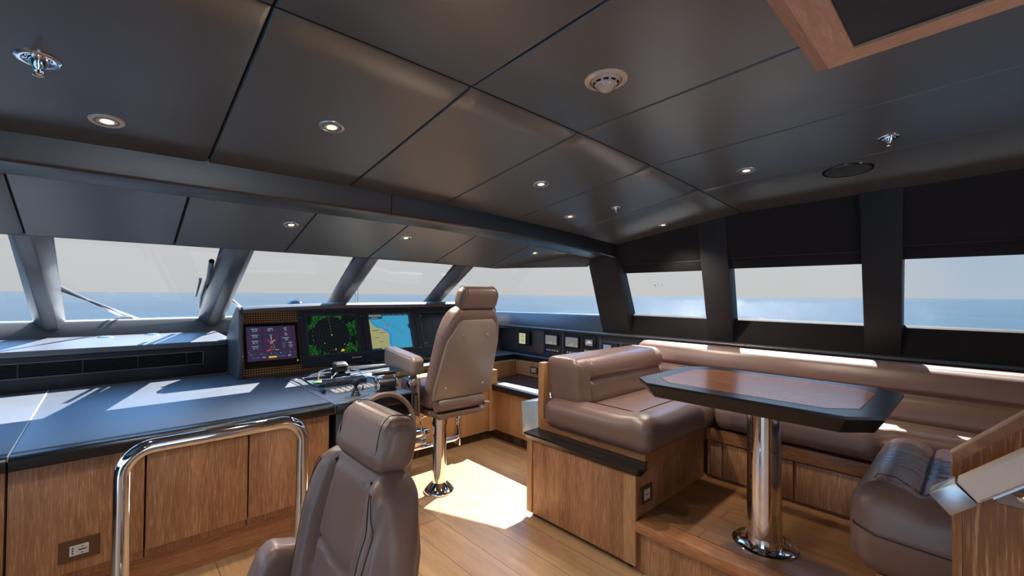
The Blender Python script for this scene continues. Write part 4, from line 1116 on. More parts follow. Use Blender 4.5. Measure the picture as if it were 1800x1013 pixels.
# table
t = thing('dinette_table', 'oak-topped table with black chamfered frame on one thick chrome column', 'table', (2.33, .72, .27))
zt = 1.02
def octo(dx0, dx1, dy0, dy1, c, z):
    return [(dx0+c, dy0, z), (dx1-c, dy0, z), (dx1, dy0+c, z), (dx1, dy1-c, z), (dx1-c, dy1, z), (dx0+c, dy1, z), (dx0, dy1-c, z), (dx0, dy0+c, z)]
X0_, X1_, Y0_, Y1_ = 1.955, 2.70, .235, 1.225
b = BM(); o1 = octo(X0_, X1_, Y0_, Y1_, .10, zt); o0 = octo(X0_, X1_, Y0_, Y1_, .10, zt-.012); o2 = octo(X0_+.035, X1_-.035, Y0_+.035, Y1_-.035, .09, zt-.07)
hull8(b, o1, o0); hull8(b, o0, o2); obj('table_frame', b, 'edge', t, smooth=False)
b = BM(); i1 = octo(X0_+.085, X1_-.085, Y0_+.085, Y1_-.085, .09, zt+.0008); hull8(b, i1, [(x, y, z-.01) for x, y, z in i1]); obj('oak_inlay', b, 'wood_top', t, smooth=False)
b = BM(); r1 = octo(X0_+.082, X1_-.082, Y0_+.082, Y1_-.082, .09, zt+.0004); hull8(b, r1, [(x, y, z-.002) for x, y, z in r1]); obj('inlay_line', b, 'gap', t, smooth=False)
b = BM(); lathe(b, [(.074, .29), (.074, .95)], (2.315, .71, 0), 48); col = obj('column', b, 'chrome', t)
b = BM(); lathe(b, [(.138, .27), (.138, .277), (.132, .281), (.08, .283), (.076, .30), (.074, .315)], (2.315, .71, 0), 48); obj('base_flange', b, 'chrome', t)
for k in range(6):
    b = BM(); a = PI*k/3; lathe(b, [(.008, .281), (.008, .285), (0, .286)], (2.315+.11*math.cos(a), .71+.11*math.sin(a), 0), 10); obj('flange_bolt', b, 'satin', t)
b = BM(); lathe(b, [(.16, .935), (.16, .949)], (2.315, .71, 0), 32); obj('mount_plate', b, 'black', t)

# ------------------------------------------------------------------ stair panel with handrail
t = thing('staircase', 'raked brushed-oak stair side panel at the right edge', 'stair', (1.6, -.4, 0))
z1, sl = 1.052, 1.03
P_ = [(.053, 0.), (.053, z1), (-1.25, z1+1.303*sl), (-1.25, 0.)]
b = BM(); prism(b, [(1.59, .035, 0), (1.59, .035, z1-.005), (1.59, -1.25, z1+1.285*sl-.005), (1.59, -1.25, 0)], (.022, 0, 0)); obj('panel_board', b, 'wood_dark', t)
b = BM(); prism(b, [(1.583, .054, 0), (1.583, .054, z1), (1.583, .036, z1-.012), (1.583, .036, 0)], (.036, 0, 0)); obj('stile', b, 'wood_dark', t)
b = BM(); hull8(b, [(1.583, .054, z1), (1.619, .054, z1), (1.619, .036, z1-.012), (1.583, .036, z1-.012)], [(1.583, -1.25, z1+1.304*sl), (1.619, -1.25, z1+1.304*sl), (1.619, -1.25, z1+1.304*sl-.032), (1.583, -1.25, z1+1.304*sl-.032)]); obj('top_rail', b, m_wood('brushed_oak_rail', srgb(172, 110, 54), srgb(116, 68, 30), srgb(222, 178, 126), grain=(1, .08, .08), fine=120), t)
b = BM(); hull8(b, [(1.580, .056, z1+.002), (1.622, .056, z1+.002), (1.622, .054, z1), (1.580, .054, z1)], [(1.580, -1.25, z1+1.306*sl+.004), (1.622, -1.25, z1+1.306*sl+.004), (1.622, -1.25, z1+1.304*sl), (1.580, -1.25, z1+1.304*sl)]); obj('top_cap', b, 'wood_pale', t)
# handrail
t = thing('stair_handrail', 'white leather stair handrail with brushed metal end cap at the right edge', 'handrail', (1.5, 0, .9))
A0 = Vector((1.49, .070, .957)); dR = Vector((0, -1, .93)).normalized(); uR = Vector((0, .93, 1)).normalized(); wx = .028; hR = .026
def rbar(b, s0, s1, e=0., bev=.003):
    q = lambda s: [A0+dR*s+Vector((wx+e, 0, 0))*a+uR*(hR+e)*c for a, c in ((-1, -1), (1, -1), (1, 1), (-1, 1))]
    hull8(b, q(s0), q(s1), bev)
b = BM(); rbar(b, .062, 1.8, 0, .005); obj('leather_grip', b, 'whiteleather', t)
b = BM(); rbar(b, 0, .060, .0015, .002); obj('end_cap', b, 'satin', t)
b = BM(); tube(b, [A0+dR*s-uR*hR*.86+Vector((-wx-.0006, 0, 0)) for s in (.07, 1.7)], .0008, 6); obj('stitching', b, m_plain('tan_stitch', srgb(170, 130, 110)), t)
b = BM(); cB = A0+dR*.125
tube(b, [cB-uR*hR, cB-uR*.05+Vector((.03, 0, 0)), cB+dR*.02-uR*.06+Vector((.085, 0, -.01))], .0065, 10)
q = [cB+dR*s-uR*(hR+.001)+Vector((a, 0, 0)) for s, a in ((-.035, -.015), (.035, -.015), (.035, .015), (-.035, .015))]; hull8(b, q, [p-uR*.005 for p in q])
obj('bracket_arm', b, 'satin', t)
b = BM(); c = Vector((1.588, -.055, .985)); hull8(b, [c+Vector((0, a, z)) for a, z in ((.034, .022), (-.034, .022), (-.034, -.03), (.034, -.03))], [c+Vector((-.006, a, z)) for a, z in ((.032, .020), (-.032, .020), (-.032, -.028), (.032, -.028))]); obj('wall_plate', b, 'bracket', t)
b = BM(); lathe(b, [(.013, -.006), (.013, -.012), (.007, -.016), (0, -.016)], c+Vector((0, -.012, 0)), 16, 'X'); obj('plate_screw', b, 'chrome', t)

# ------------------------------------------------------------------ helm chairs (local frame: faces +y, origin on the floor)
def helm_chair(loc, rotz, label, base_h, seat_z, lift, rec, H=.575, taper=1., fold=0.):
    """base_h pedestal height, seat_z top of seat, lift headrest raise, rec recline angle"""
    t = thing('helm_chair', label, 'chair', loc, rotz)
    L = lambda n, b, m, par=t, **k: obj(n, b, m, par, local=True, **k)
    # pedestal
    b = BM(); lathe(b, [(.112, 0), (.112, .01), (.108, .018), (.085, .04), (.062, .062), (.052, .07), (.052, .075)], (0, 0, 0), 40); L('base_dome', b, 'chrome')
    b = BM(); lathe(b, [(.0505, .07), (.0505, base_h-.115)], (0, 0, 0), 36); L('column', b, 'chrome')
    b = BM(); lathe(b, [(.052, base_h-.125), (.060, base_h-.122), (.060, base_h-.005), (.055, base_h)], (0, 0, 0), 36); L('column_sleeve', b, 'chrome')
    b = BM(); box(b, -.20, .20, -.20, .22, base_h, base_h+.035, .006); box(b, -.05, .05, -.14, -.05, base_h-.01, base_h+.001, .002); L('seat_frame', b, 'bracket')
    b = BM(); tube(b, [(-.08, -.03, base_h-.03), (-.17, -.06, base_h-.03), (-.20, -.07, base_h-.035), (-.19, -.08, base_h-.14)], .006, 8); L('lock_lever', b, 'chrome')
    sz0 = base_h+.037
    # seat
    def sf(p, u, v, w):
        x, y, z = p
        if w > 0: z += .03*max(0, abs(u)-.55)/.45+.012*max(0, v)
        if w > 0: z -= .006*math.exp(-((abs(x)-.15)/.01)**2)
        return (x, y, z)
    b = BM(); cushion(b, (-.205, -.20, sz0), (.205, .27, seat_z), (.05, .06, .05), sf, (24, 22, 8)); L('seat', b, 'leather', angle=80)
    # lumbar roll under the backrest
    b = BM(); tube(b, [(-.185, -.255, sz0+.052), (-.165, -.255, sz0+.052), (.165, -.255, sz0+.052), (.185, -.255, sz0+.052)], [.044, .052, .052, .044], 24); L('rear_roll', b, 'leather')
    b = BM(); tube(b, [(.13, -.255, sz0+.052), (.136, -.255, sz0+.052)], [.0535, .0535], 24, False); L('roll_band', b, 'leather2')
    b = BM(); box(b, -.19, .19, -.31, -.10, sz0-.035, sz0-.005, .004); tube(b, [(.19, -.285, sz0+.02), (.235, -.285, sz0+.015)], .014, 10); L('hinge_bar', b, 'bracket')
    # backrest
    y0, z0 = -.235, seat_z
    def BK(x, dy, s):   # s up the back, dy: + towards the front
        return (x, y0-math.sin(rec)*s+math.cos(rec)*dy, z0+math.cos(rec)*s+math.sin(rec)*dy)
    def half(s):       # half width along the back
        if s < 0: return .245
        k = s/H
        return .25-.042*taper*min(1, k)+.010*math.sin(min(1, k)*PI)-.02*max(0, (k-.6)/.4)**2
    def bf(p, u, v, w):
        s = (p[2]+1)/2*H*1.0-.0
        s = p[2]; x = p[0]/.25*half(s); dy = p[1]
        k = max(0, (s-.40)/.16); 
        if s > .40: x *= 1-.13*k**2
        if v > 0:
            ax_ = abs(x)
            ins = .112+.02*math.sin(max(0, min(1, s/H))*PI)
            dy += .042*math.exp(-((ax_-.175)/.05)**2)*(1-.5*max(0, k))
            dy -= .030*math.exp(-((ax_-ins)/.009)**2)*min(1, max(0, (H-.015-s)/.05))
            if ax_ < ins: dy -= .010*math.exp(-((s-(.30+.035*(ax_/ins)**2))/.008)**2)
            dy -= .006*math.exp(-((ax_-.205)/.006)**2)
        return BK(x, dy, s)
    b = BM(); cushion(b, (-.25, -.055, -.02), (.25, .055, H), (.05, .045, .06), bf, (84, 12, 60)); bk = L('backrest', b, 'leather', angle=80)
    # rear shell with buttons
    sh = [(-.226, -.03), (.226, -.03), (.23, .06), (.206, .39), (.15, .515), (.12, .54), (-.12, .54), (-.15, .515), (-.206, .39), (-.23, .06)]
    b = BM(); outer = [BK(x, -.050, s) for x, s in sh]; inner = [BK(x*.93, -.074, s*.97+.008) for x, s in sh]; mid = [BK(x*.985, -.068, s*.993+.002) for x, s in sh]
    hull8(b, outer, mid); hull8(b, mid, inner); bmesh.ops.remove_doubles(b, verts=b.verts, dist=1e-5); shell = L('back_shell', b, 'leather_light', angle=60)
    for x, s in ((-.15, .06), (.15, .06), (-.095, .44), (.095, .44)):
        b = BM(); c = Vector(BK(x, -.074, s)); nb = (Vector(BK(x, -.09, s))-c).normalized()
        tube(b, [c, c+nb*.004, c+nb*.007], [.010, .008, .003], 12); L('button', b, 'satin', shell)
    for q in (.199, .211):
        for sgn in (-1, 1):
            pr = []
            for k in range(30):
                sv = .02+(H-.06)*k/29; hw = half(sv)*(1-.13*max(0, (sv-.40)/.16)**2 if sv > .4 else 1)
                qq = min(q-.03*(1-sv/H), hw-.034+(q-.2)); pr.append(Vector(bf((sgn*qq*.25/hw, .0555, sv), sgn*qq/.25, 1, 0)))
            b = BM(); tube(b, pr, .0013, 5); L('stitching', b, 'stitch', bk)
    b = BM()
    for sgn in (-1, 1):
        pr = []
        for k in range(36):
            sv = .0+(H-.03)*k/35; hw = half(sv)*(1-.13*max(0, (sv-.40)/.16)**2 if sv > .4 else 1)
            q = .112+.02*math.sin(max(0, min(1, sv/H))*PI)
            pr.append(Vector(bf((sgn*q*.25/hw, .058, sv), sgn*q/.25, 1, 0)))
        b = BM(); tube(b, pr, .0034, 6); L('piping', b, 'stitch', bk)
    # headrest
    hz = H-.012+lift
    def hf(p, u, v, w):
        x, dy, s = p
        x *= 1-.07*max(0, w)**2-.02*max(0, -w)
        if v > 0: dy -= .010*w
        dy -= .0032*(math.exp(-((abs(p[0])-.118)/.005)**2))*(1 if v > 0 or w > 0 else -1)*(1 if v > 0 else 0)
        if w > 0: s -= .004*math.exp(-((abs(p[0])-.118)/.005)**2)
        return BK(x, dy, s)
    b = BM(); cushion(b, (-.150, -.05, hz), (.150, .056, hz+.148), (.028, .042, .046), hf, (30, 14, 14)); hd = L('headrest', b, 'leather', angle=80)
    b = BM()
    for sgn in (-1, 1):
        pr = []
        for k in range(25):
            a = -PI*.32+PI*1.25*k/24
            pr.append(BK(sgn*.118*(.965 if k > 12 else 1), .003+.0535*math.copysign(abs(math.cos(a))**.62, math.cos(a)), hz+.074+.0745*math.copysign(abs(math.sin(a))**.62, math.sin(a))))
        b = BM(); tube(b, pr, .0014, 5); L('stitching', b, 'stitch', hd)
    b = BM(); 
    for sgn in (-.05, .05): tube(b, [BK(sgn, 0, H-.05), BK(sgn, 0, hz+.05)], .008, 10)
    L('headrest_post', b, 'black')
    # armrests
    for sgn, nm in ((-1, 'l'), (1, 'r')):
        az = seat_z+.115+(.03 if fold else 0)
        tf = Matrix.Translation((0, -.10-(.065 if fold else 0), az+.05+(.05 if fold else 0))) @ Matrix.Rotation(-fold, 4, 'X') @ Matrix.Translation((0, .10, -az-.05))
        arm = obj('armrest', (lambda bb: (cushion(bb, (sgn*.25-.052, -.14, az), (sgn*.25+.052, .34, az+.125), (.03, .05, .035), lambda p, u, v, w: tf @ Vector((p[0], p[1], p[2]+.020*v-(.025*max(0, v)*max(0, -w)))), (12, 24, 10)), bb)[1])(BM()), 'leather' if fold else 'leather_light', t, local=True, angle=80)
        b = BM()
        for dx in (-.052, .052):
            x = sgn*.25+dx*.97
            tube(b, [(x, -.13, az+.07), (x, -.12, az+.108), (x, .10, az+.118), (x, .30, az+.138), (x, .335, az+.10)], .0014, 5)
        if fold: b.free()
        else: obj('stitching', b, 'stitch', arm, local=True)
        b = BM(); hull8(b, [(sgn*.242, -.13, az-.09), (sgn*.242, -.05, az-.09), (sgn*.262, -.05, az-.09), (sgn*.262, -.13, az-.09)], [(sgn*.242, -.08, az+.01), (sgn*.242, .06, az+.01), (sgn*.262, .06, az+.01), (sgn*.262, -.08, az+.01)], .004); L('arm_support', b, 'leather_light')
        b = BM(); box(b, sgn*.262-.006, sgn*.262+.006, -.175, -.065, base_h+.01, az-.03, .004); L('arm_bracket', b, 'bracket')
        b = BM(); lathe(b, [(.0, sgn*.268), (.040, sgn*.268), (.042, sgn*.30), (.036, sgn*.306), (.012, sgn*.307), (.011, sgn*.311), (0, sgn*.311)], (0, -.10, az-.062), 30, 'X'); L('pivot_knob', b, 'chrome')
        if sgn < 0:
            b = BM(); tube(b, [(-.27, -.15, az-.135), (-.29, -.15, az-.135), (-.297, -.15, az-.135)], .010, 10); tube(b, [(-.292, -.15, az-.135), (-.296, -.155, az-.235)], [.009, .006], 8); L('clamp_lever', b, 'black')
    # folding foot rest on the column
    fr = None
    b = BM(); tube(b, [(-.19, .10, base_h-.30), (.20, .10, base_h-.30)], .018, 12); fr = L('footrest_bar', b, 'chrome')
    b = BM(); box(b, -.19, -.05, .06, .26, base_h-.215, base_h-.17, .012); obj('foot_pad', b, 'chrome', fr, local=True)
    b = BM(); box(b, -.19, -.06, .08, .25, base_h-.285, base_h-.235, .014); obj('foot_pad', b, 'satin', fr, local=True)
    b = BM(); prism(b, [(.20, .04, base_h-.34), (.20, .16, base_h-.34), (.20, .13, base_h-.04), (.20, .07, base_h-.04)], (.014, 0, 0), .004); obj('foot_bracket', b, 'chrome', fr, local=True)
    b = BM(); tube(b, [(.05, .05, base_h-.08), (.21, .09, base_h-.06)], .012, 10); tube(b, [(.05, .05, base_h-.11), (.21, .09, base_h-.09)], .008, 10); obj('foot_hinge', b, 'chrome', fr, local=True)
    return t
helm_chair((1.815, 2.73, 0), math.radians(-3), 'taupe leather helm chair seen from behind on a tall chrome pedestal', .615, .795, .0, math.radians(20), .612)
helm_chair((.22, 1.17, 0), math.radians(90), 'large taupe leather helm chair in the foreground, its headrest below eye level', .25, .425, .0, math.radians(10), .575, .6, math.radians(72))

# ------------------------------------------------------------------ ceiling fittings
def ceil_normal(f, x, y):
    e = .01
    return Vector((-(f(x+e, y)-f(x-e, y))/(2*e), -(f(x, y+e)-f(x, y-e))/(2*e), 1)).normalized()
def on_ceiling(name, label, cat, x, y, f, grp):
    t = thing(name, label, cat, (x, y, f(x, y)), 0, grp)
    n = ceil_normal(f, x, y); q = Vector((0, 0, -1)).rotation_difference(-n)
    t.rotation_mode = 'XYZ'; t.rotation_euler = q.to_euler(); return t
def downlight(x, y, label, f=ceil_z, glow='lamp_warm', ring='lamp_ring', power=40, col=(1, .86, .70), r=1., spot=True):
    t = on_ceiling('downlight', label, 'ceiling light', x, y, f, 'recessed downlights')
    b = BM(); lathe(b, [(.034*r, -.0035), (.037*r, -.006), (.046*r, -.0045), (.049*r, 0), (.049*r, .004), (.034*r, .004), (.034*r, -.0035)], (0, 0, 0), 32); bmesh.ops.recalc_face_normals(b, faces=b.faces); obj('trim_ring', b, 'satin' if glow == 'lamp_warm' else 'creamy', t, local=True)
    b = BM(); lathe(b, [(.0335*r, -.0025), (.031*r, -.005), (.0285*r, -.0015)], (0, 0, 0), 28); obj('inner_ring', b, 'bronze', t, local=True)
    b = BM(); lathe(b, [(.0295*r, -.0018), (.0225*r, -.0024)], (0, 0, 0), 28); obj('reflector', b, ring, t, local=True)
    b = BM(); lathe(b, [(.0245*r, -.0026), (.014*r, -.0042), (0, -.0045)], (0, 0, 0), 28); obj('lens', b, glow, t, local=True)
    if spot:
        ld = bpy.data.lights.new('downlight_beam', 'SPOT'); ld.energy = power; ld.color = col; ld.spot_size = math.radians(125); ld.spot_blend = .8; ld.shadow_soft_size = .03
        lo = bpy.data.objects.new('downlight_beam', ld); COL.objects.link(lo); lo.parent = t; lo.location = (0, 0, -.02)
    return t
downlight(-.013, 2.04, 'cool white downlight with pale ring near the beam, farthest left on the ceiling', glow='lamp_white', ring='bronze', power=25, col=(1, .95, .95))
downlight(.623, 1.705, 'warm downlight on the ceiling panel left of the middle seam')
downlight(1.796, 1.70, 'warm downlight near the middle of the ceiling, above the helm chair')
downlight(2.418, 2.0, 'small cool downlight beside the small sprinkler, close to the beam', glow='lamp_white', ring='bronze', power=25, col=(1, .97, .95), r=.86)
downlight(2.524, .861, 'warm downlight above the dinette table, left of the black speaker')
downlight(3.197, 1.70, 'warm downlight in the corner above the first side window blind', r=.8)
downlight(.767, 2.705, 'warm downlight on the windscreen header, leftmost of its three', head_z, r=.85)
downlight(1.51, 2.716, 'warm downlight on the windscreen header, middle of its three', head_z, r=.82)
downlight(2.769, 2.692, 'warm downlight on the windscreen header, rightmost of its three', head_z, r=.82)

# fill spots without fixtures, added aft of the camera to brighten the handrail side
for x, y in ((-.35, -.35), (.15, -1.4), (2.5, -1.6)):
    ld = bpy.data.lights.new('aft_fill_spot', 'SPOT'); ld.energy = 45; ld.color = (1, .86, .70); ld.spot_size = math.radians(140); ld.spot_blend = .8; ld.shadow_soft_size = .04
    lo = bpy.data.objects.new('aft_fill_spot', ld); COL.objects.link(lo); lo.location = (x, y, ceil_z(x, y)-.02)

def sprinkler(x, y, label, r=1.):
    t = on_ceiling('sprinkler', label, 'sprinkler', x, y, ceil_z, 'ceiling sprinklers')
    b = BM(); lathe(b, [(.045*r, .002), (.045*r, -.003), (.040*r, -.005), (.024*r, -.003), (.020*r, .0)], (0, 0, 0), 32); obj('escutcheon', b, 'chrome', t, local=True)
    b = BM(); lathe(b, [(.021*r, 0), (.019*r, -.012*r), (.011*r, -.026*r), (.008*r, -.034*r)], (0, 0, 0), 24); obj('body', b, 'chrome', t, local=True)
    b = BM()
    for s in (-1, 1): tube(b, [(s*.008*r, 0, -.028*r), (s*.011*r, 0, -.038*r), (s*.004*r, 0, -.047*r)], .0022*r, 8)
    obj('frame_arm', b, 'chrome', t, local=True)
    b = BM(); lathe(b, [(.0, -.044*r), (.011*r, -.045*r), (.0115*r, -.047*r), (.005*r, -.050*r), (0, -.051*r)], (0, 0, 0), 20); obj('deflector', b, 'chrome', t, local=True)
    b = BM(); tube(b, [(0, 0, -.026*r), (0, 0, -.044*r)], .0025*r, 8); obj('bulb', b, m_plain('red_bulb'+str(x), srgb(160, 40, 30), .2), t, local=True)
sprinkler(-.149, 1.729, 'chrome sprinkler head at the far left of the ceiling')
sprinkler(2.503, .272, 'chrome sprinkler head between the wood-framed hatch and the black speaker', .85)
sprinkler(2.536, 1.698, 'small chrome sprinkler head beside the small cool downlight', .72)

t = on_ceiling('smoke_detector', 'cream domed smoke detector on the ceiling right of the middle seams', 'smoke detector', 1.218, .856, ceil_z, None)
b = BM(); lathe(b, [(.072, 0), (.070, -.004), (.058, -.008), (.053, -.006), (.052, 0)], (0, 0, 0), 40); obj('flange', b, 'cream', t, local=True)
b = BM(); lathe(b, [(.050, -.001), (.047, -.009), (.036, -.017), (.030, -.020), (.027, -.028), (.018, -.037), (.008, -.041), (0, -.042)], (0, 0, 0), 40); dm = obj('dome', b, 'cream', t, local=True)
b = BM()
for k in range(10):
    a = 2*PI*k/10; rr = .0405
    c = Vector((rr*math.cos(a), rr*math.sin(a), -.0142)); tg = Vector((-math.sin(a), math.cos(a), 0)); rd = Vector((math.cos(a), math.sin(a), .72)).normalized(); nn = Vector((math.cos(a)*.58, math.sin(a)*.58, -.81))
    q = [c+tg*sx*.0085+rd*sy*.0032 for sx, sy in ((-1, -1), (1, -1), (1, 1), (-1, 1))]; hull8(b, q, [p+nn*.0016 for p in q])
obj('vent_slot', b, 'gap', dm, local=True, smooth=False)
t = on_ceiling('ceiling_speaker', 'round black speaker flush in the ceiling near the side pillars', 'speaker', 2.873, .479, ceil_z, None)
b = BM(); lathe(b, [(.112, 0), (.110, -.005), (.102, -.006), (.099, -.002)], (0, 0, 0), 48); obj('rim', b, 'blackgloss', t, local=True)
b = BM(); lathe(b, [(.100, -.003), (.06, -.0035), (0, -.004)], (0, 0, 0), 48); obj('mesh_cover', b, 'speaker', t, local=True)

t = thing('ceiling_hatch', 'oak-framed hatch with dark leather panel at the top right corner', 'hatch', (1.2, -.2, 2.19))
zc_ = lambda x, y, d: ceil_z(x, y)-d
def hatch_bar(b, a, c, ia, ic, oa, oc):
    """a,c outer on ceiling; oa,oc outer on the hanging face; ia,ic inner on the hanging face"""
    A = [(a[0], a[1], zc_(*a, -.002)), (oa[0], oa[1], zc_(*oa, .042)), (ia[0], ia[1], zc_(*ia, .042)), (ia[0], ia[1], zc_(*ia, -.002))]
    B = [(c[0], c[1], zc_(*c, -.002)), (oc[0], oc[1], zc_(*oc, .042)), (ic[0], ic[1], zc_(*ic, .042)), (ic[0], ic[1], zc_(*ic, -.002))]
    hull8(b, A, B)
o = [(1.69, .36), (.55, .36), (.55, -.75), (1.69, -.75)]; oo = [(1.60, .312), (.62, .312), (.62, -.70), (1.615, -.70)]; ii = [(1.53, .24), (.69, .24), (.69, -.63), (1.545, -.63)]
for k, m_ in ((0, m_wood('hatch_oak_across', srgb(226, 182, 150), srgb(202, 152, 122), srgb(238, 208, 184), grain=(.12, 1, 1), fine=110)), (1, 'wood_y'), (2, 'wood_y'), (3, m_wood('hatch_oak_along', srgb(226, 182, 150), srgb(202, 152, 122), srgb(238, 208, 184), grain=(1, .12, 1), fine=110))):
    b = BM(); k2 = (k+1) % 4; hatch_bar(b, o[k], o[k2], ii[k], ii[k2], oo[k], oo[k2]); obj('frame_bar', b, m_, t, smooth=False)
b = BM(); quad(b, [(x, y, zc_(x, y, .034)) for x, y in [(ii[0][0]+.01, ii[0][1]+.01), (ii[1][0]-.01, ii[1][1]+.01), (ii[2][0]-.01, ii[2][1]-.01), (ii[3][0]+.01, ii[3][1]-.01)]]); obj('hatch_panel', b, 'darker', t, smooth=False)

# ------------------------------------------------------------------ blinds over the side windows
def blind(y0, y1, y0t, y1t, zt0, zt1, zb, label):
    t = thing('window_blind', label, 'blind', (3.45, (y0+y1)/2, 1.69), 0, 'raised dark blinds over the side windows')
    b = BM(); xb, xt = wall_x(1.72)+.015, wall_x(2.08)+.012
    hull8(b, [(xb, y0, zb+.055), (xb, y1, zb+.055), (xb+.012, y1, zb+.055), (xb+.012, y0, zb+.055)], [(xt, y0t, zt0), (xt, y1t, zt1), (xt+.012, y1t, zt1), (xt+.012, y0t, zt0)]); obj('blind_cloth', b, 'blind', t)
    b = BM(); xb2 = wall_x(1.67)+.022
    hull8(b, [(xb2, y0, zb-.022), (xb2, y1, zb-.022), (xb2+.014, y1, zb-.022), (xb2+.014, y0, zb-.022)], [(xb-.002, y0, zb+.056), (xb-.002, y1, zb+.056), (xb+.014, y1, zb+.056), (xb+.014, y0, zb+.056)], .002); obj('hem_bar', b, 'blind', t)
    b = BM(); tube(b, [(xb-.004, y0+.004, zb+.056), (xb-.004, y1-.004, zb+.056)], .0018, 6); obj('stitching', b, 'dark', t)
blind(1.515, 2.25, 1.52, 2.29, 2.05, 1.93, 1.677, 'dark blind over the first side window, beside the bow pillar')
blind(.51, 1.325, .505, 1.31, 2.12, 2.07, 1.684, 'dark blind over the middle side window')
blind(-.95, .34, -.95, .305, 2.15, 2.125, 1.703, 'dark blind over the side window at the right edge')

# ------------------------------------------------------------------ outside: wipers, dome light, antennas, birds
def wz(y, off=.06): return 1.70-.228*(y-3.13)+off
def wiper(label, rods, blade=None, grp='windscreen wipers'):
    t = thing('windscreen_wiper', label, 'wiper', rods[0][1], 0, grp)
    for a, c in rods:
        b = BM(); tube(b, [a, c], .011, 8); obj('wiper_arm', b, 'satin', t)
    b = BM(); p = Vector(rods[0][1]); box(b, p.x-.09, p.x+.05, p.y-.07, p.y+.03, p.z-.07, p.z+.02, .01); obj('pivot_block', b, 'satin', t)
    if blade:
        b = BM(); tube(b, blade, .017, 8); obj('blade', b, 'black', t)
        b = BM(); m0 = Vector(blade[0]).lerp(Vector(blade[-1]), .35); m1 = Vector(blade[0]).lerp(Vector(blade[-1]), .7); tube(b, [m0+Vector((-.04, 0, .02)), m1+Vector((-.05, 0, .02))], .012, 8); obj('blade_holder', b, 'satin', t)
wiper('wiper with two pale arms outside the second windscreen pane from the left', [((-.34, 4.06, wz(4.06)), (.135, 5.575, 1.192)), ((-.34, 4.22, wz(4.22)), (.215, 5.59, 1.189))])
wiper('wiper with dark upright blade outside, beside the second mullion', [((.60, 4.15, wz(4.15)), (1.16, 5.62, 1.22)), ((.59, 4.30, wz(4.30)), (1.20, 5.65, 1.215))], [(.512, 3.56, wz(3.56)), (.56, 4.0, wz(4.0)), (.60, 4.6, wz(4.6)), (.66, 5.2, wz(5.2))])
t = thing('deck_light', 'dark blue domed light on the foredeck, just above the screen housing', 'light', (1.83, 6.2, .62))
b = BM(); lathe(b, [(.03, .62), (.03, 1.16), (.11, 1.18), (.125, 1.24), (.11, 1.30), (.07, 1.345), (0, 1.362)], (1.83, 6.2, 0), 28); obj('dome', b, m_plain('navy_dome', srgb(26, 36, 54), .15), t)
b = BM(); lathe(b, [(.13, 1.21), (.135, 1.22), (.135, 1.25), (.13, 1.26)], (1.83, 6.2, 0), 28); obj('band', b, 'black', t)
for x, y, z, l in ((3.18, 7.5, 1.57, 'left of two thin whip antennas outside the windscreen'), (3.225, 7.5, 1.53, 'right of two thin whip antennas outside the windscreen')):
    b = BM(); tube(b, [(x, y, .62), (x+.01, y, z)], [.012, .006], 8); tag(obj('whip_antenna', b, 'satin'), l, 'antenna', 'whip antennas on the foredeck')
def bird(d, dist, label, s=1., rz=0):
    o = Vector((0, 0, 1.45))+Vector(d)*dist
    b = BM(); lathe(b, [(0, -.16*s), (.05*s, -.10*s), (.065*s, 0), (.05*s, .09*s), (.035*s, .14*s), (0, .19*s)], (0, 0, 0), 10, 'Y')
    for sg in (-1, 1): hull8(b, [(sg*.03*s, -.05*s, .02*s), (sg*.03*s, .07*s, .02*s), (sg*.03*s, .07*s, .035*s), (sg*.03*s, -.05*s, .035*s)], [(sg*.20*s, -.06*s, .18*s), (sg*.20*s, .02*s, .18*s), (sg*.20*s, .02*s, .185*s), (sg*.20*s, -.06*s, .185*s)])
    b.transform(Matrix.Translation(o) @ Matrix.Rotation(rz, 4, 'Z'))
    tag(obj('bird', b, 'black'), label, 'bird', 'birds over the sea')
bird((.921, .509, .024), 42, 'left of the two small dark birds seen through the first side window', .55, .4)
bird((.932, .499, .025), 42, 'right of the two small dark birds seen through the first side window', .5, .9)
bird((1.472, -.003, .085), 60, 'single tiny bird seen through the rightmost side window', .5, 1.4)

# ------------------------------------------------------------------ light: sun, sky
az, el = math.radians(66), math.radians(45.5)
sd = Vector((math.sin(az)*math.cos(el), math.cos(az)*math.cos(el), math.sin(el)))
sl_ = bpy.data.lights.new('sun', 'SUN'); sl_.energy = 80; sl_.angle = math.radians(.53); sl_.color = (1, .97, .92)
so = bpy.data.objects.new('sun', sl_); COL.objects.link(so); so.rotation_euler = (-sd).to_track_quat('-Z', 'Y').to_euler()

wd = bpy.data.worlds.new('sky'); SC.world = wd; wd.use_nodes = True
nt = wd.node_tree; nt.nodes.clear()
N_ = lambda k, **kw: nt.nodes.new(k)
out = N_('ShaderNodeOutputWorld'); bgd = N_('ShaderNodeBackground'); tc = N_('ShaderNodeTexCoord'); sp = N_('ShaderNodeSeparateXYZ')
nt.links.new(tc.outputs['Generated'], sp.inputs[0])
def wramp(src, stops):
    r = N_('ShaderNodeValToRGB'); e = r.color_ramp.elements
    while len(e) < len(stops): e.new(.5)
    for i, (p, c) in enumerate(stops): e[i].position = p; e[i].color = tuple(c)+(1,)
    nt.links.new(src, r.inputs[0]); return r.outputs[0]
def wmath(op, a, b_=None):
    m = N_('ShaderNodeMath'); m.operation = op
    for i, v in enumerate((a, b_)):
        if v is None: continue
        if hasattr(v, 'links'): nt.links.new(v, m.inputs[i])
        else: m.inputs[i].default_value = v
    return m.outputs[0]
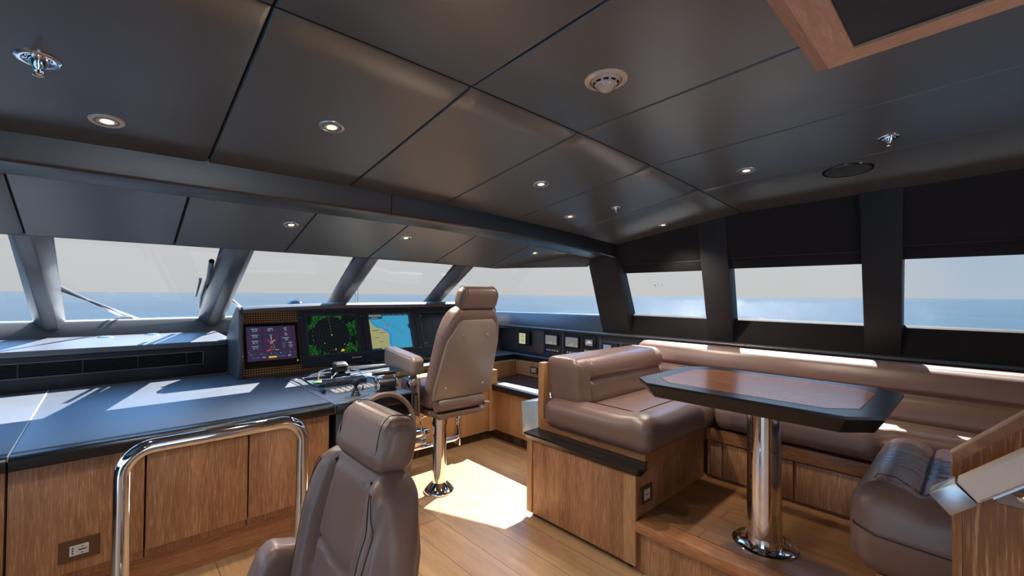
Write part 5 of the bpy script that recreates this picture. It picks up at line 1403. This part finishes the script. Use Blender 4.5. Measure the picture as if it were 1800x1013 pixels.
# azimuth factor: 0 toward the bow and the sun, 1 abeam and aft
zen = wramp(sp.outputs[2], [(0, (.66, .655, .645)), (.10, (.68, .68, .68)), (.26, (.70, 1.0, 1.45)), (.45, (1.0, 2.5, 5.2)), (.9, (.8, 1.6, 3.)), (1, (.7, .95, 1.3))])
blue = wramp(sp.outputs[2], [(0, (.50, .585, .68)), (.10, (.43, .56, .72)), (.26, (.52, .66, .86)), (.45, (.62, .74, .92)), (1, (.7, .95, 1.3))])
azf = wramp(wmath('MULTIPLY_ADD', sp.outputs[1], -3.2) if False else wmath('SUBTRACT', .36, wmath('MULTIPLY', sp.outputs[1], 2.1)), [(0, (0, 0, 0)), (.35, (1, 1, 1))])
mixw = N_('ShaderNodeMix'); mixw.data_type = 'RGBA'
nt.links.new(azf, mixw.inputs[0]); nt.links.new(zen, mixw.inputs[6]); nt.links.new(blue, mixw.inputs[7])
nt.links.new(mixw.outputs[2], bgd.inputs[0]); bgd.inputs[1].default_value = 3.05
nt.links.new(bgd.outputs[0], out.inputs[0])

# ------------------------------------------------------------------ camera
cam = bpy.data.cameras.new('camera'); co = bpy.data.objects.new('camera', cam); COL.objects.link(co); SC.camera = co
yaw, pit, rol, fpx = 7.47852805e-01, 1.53378158e-02, 7.93298492e-03, 764.668665
f = Vector((math.sin(yaw)*math.cos(pit), math.cos(yaw)*math.cos(pit), math.sin(pit)))
r0 = Vector((math.cos(yaw), -math.sin(yaw), 0)); u0 = r0.cross(f)
r = r0*math.cos(rol)+u0*math.sin(rol); u = u0*math.cos(rol)-r0*math.sin(rol)
co.matrix_world = Matrix(((r.x, u.x, -f.x, 0), (r.y, u.y, -f.y, 0), (r.z, u.z, -f.z, 1.45), (0, 0, 0, 1)))
cam.sensor_width = 36; cam.lens = fpx/1800*36; cam.clip_start = .02; cam.clip_end = 30000

vs = SC.view_settings; SC.display_settings.display_device = 'sRGB'
vs.view_transform = 'Standard'; vs.look = 'None'; vs.exposure = 0.; vs.gamma = 1; vs.use_curve_mapping = False
cy = SC.cycles
cy.use_denoising = True; cy.max_bounces = 10; cy.diffuse_bounces = 5; cy.glossy_bounces = 5; cy.transparent_max_bounces = 16
cy.sample_clamp_indirect = 6; cy.caustics_reflective = False; cy.caustics_refractive = False
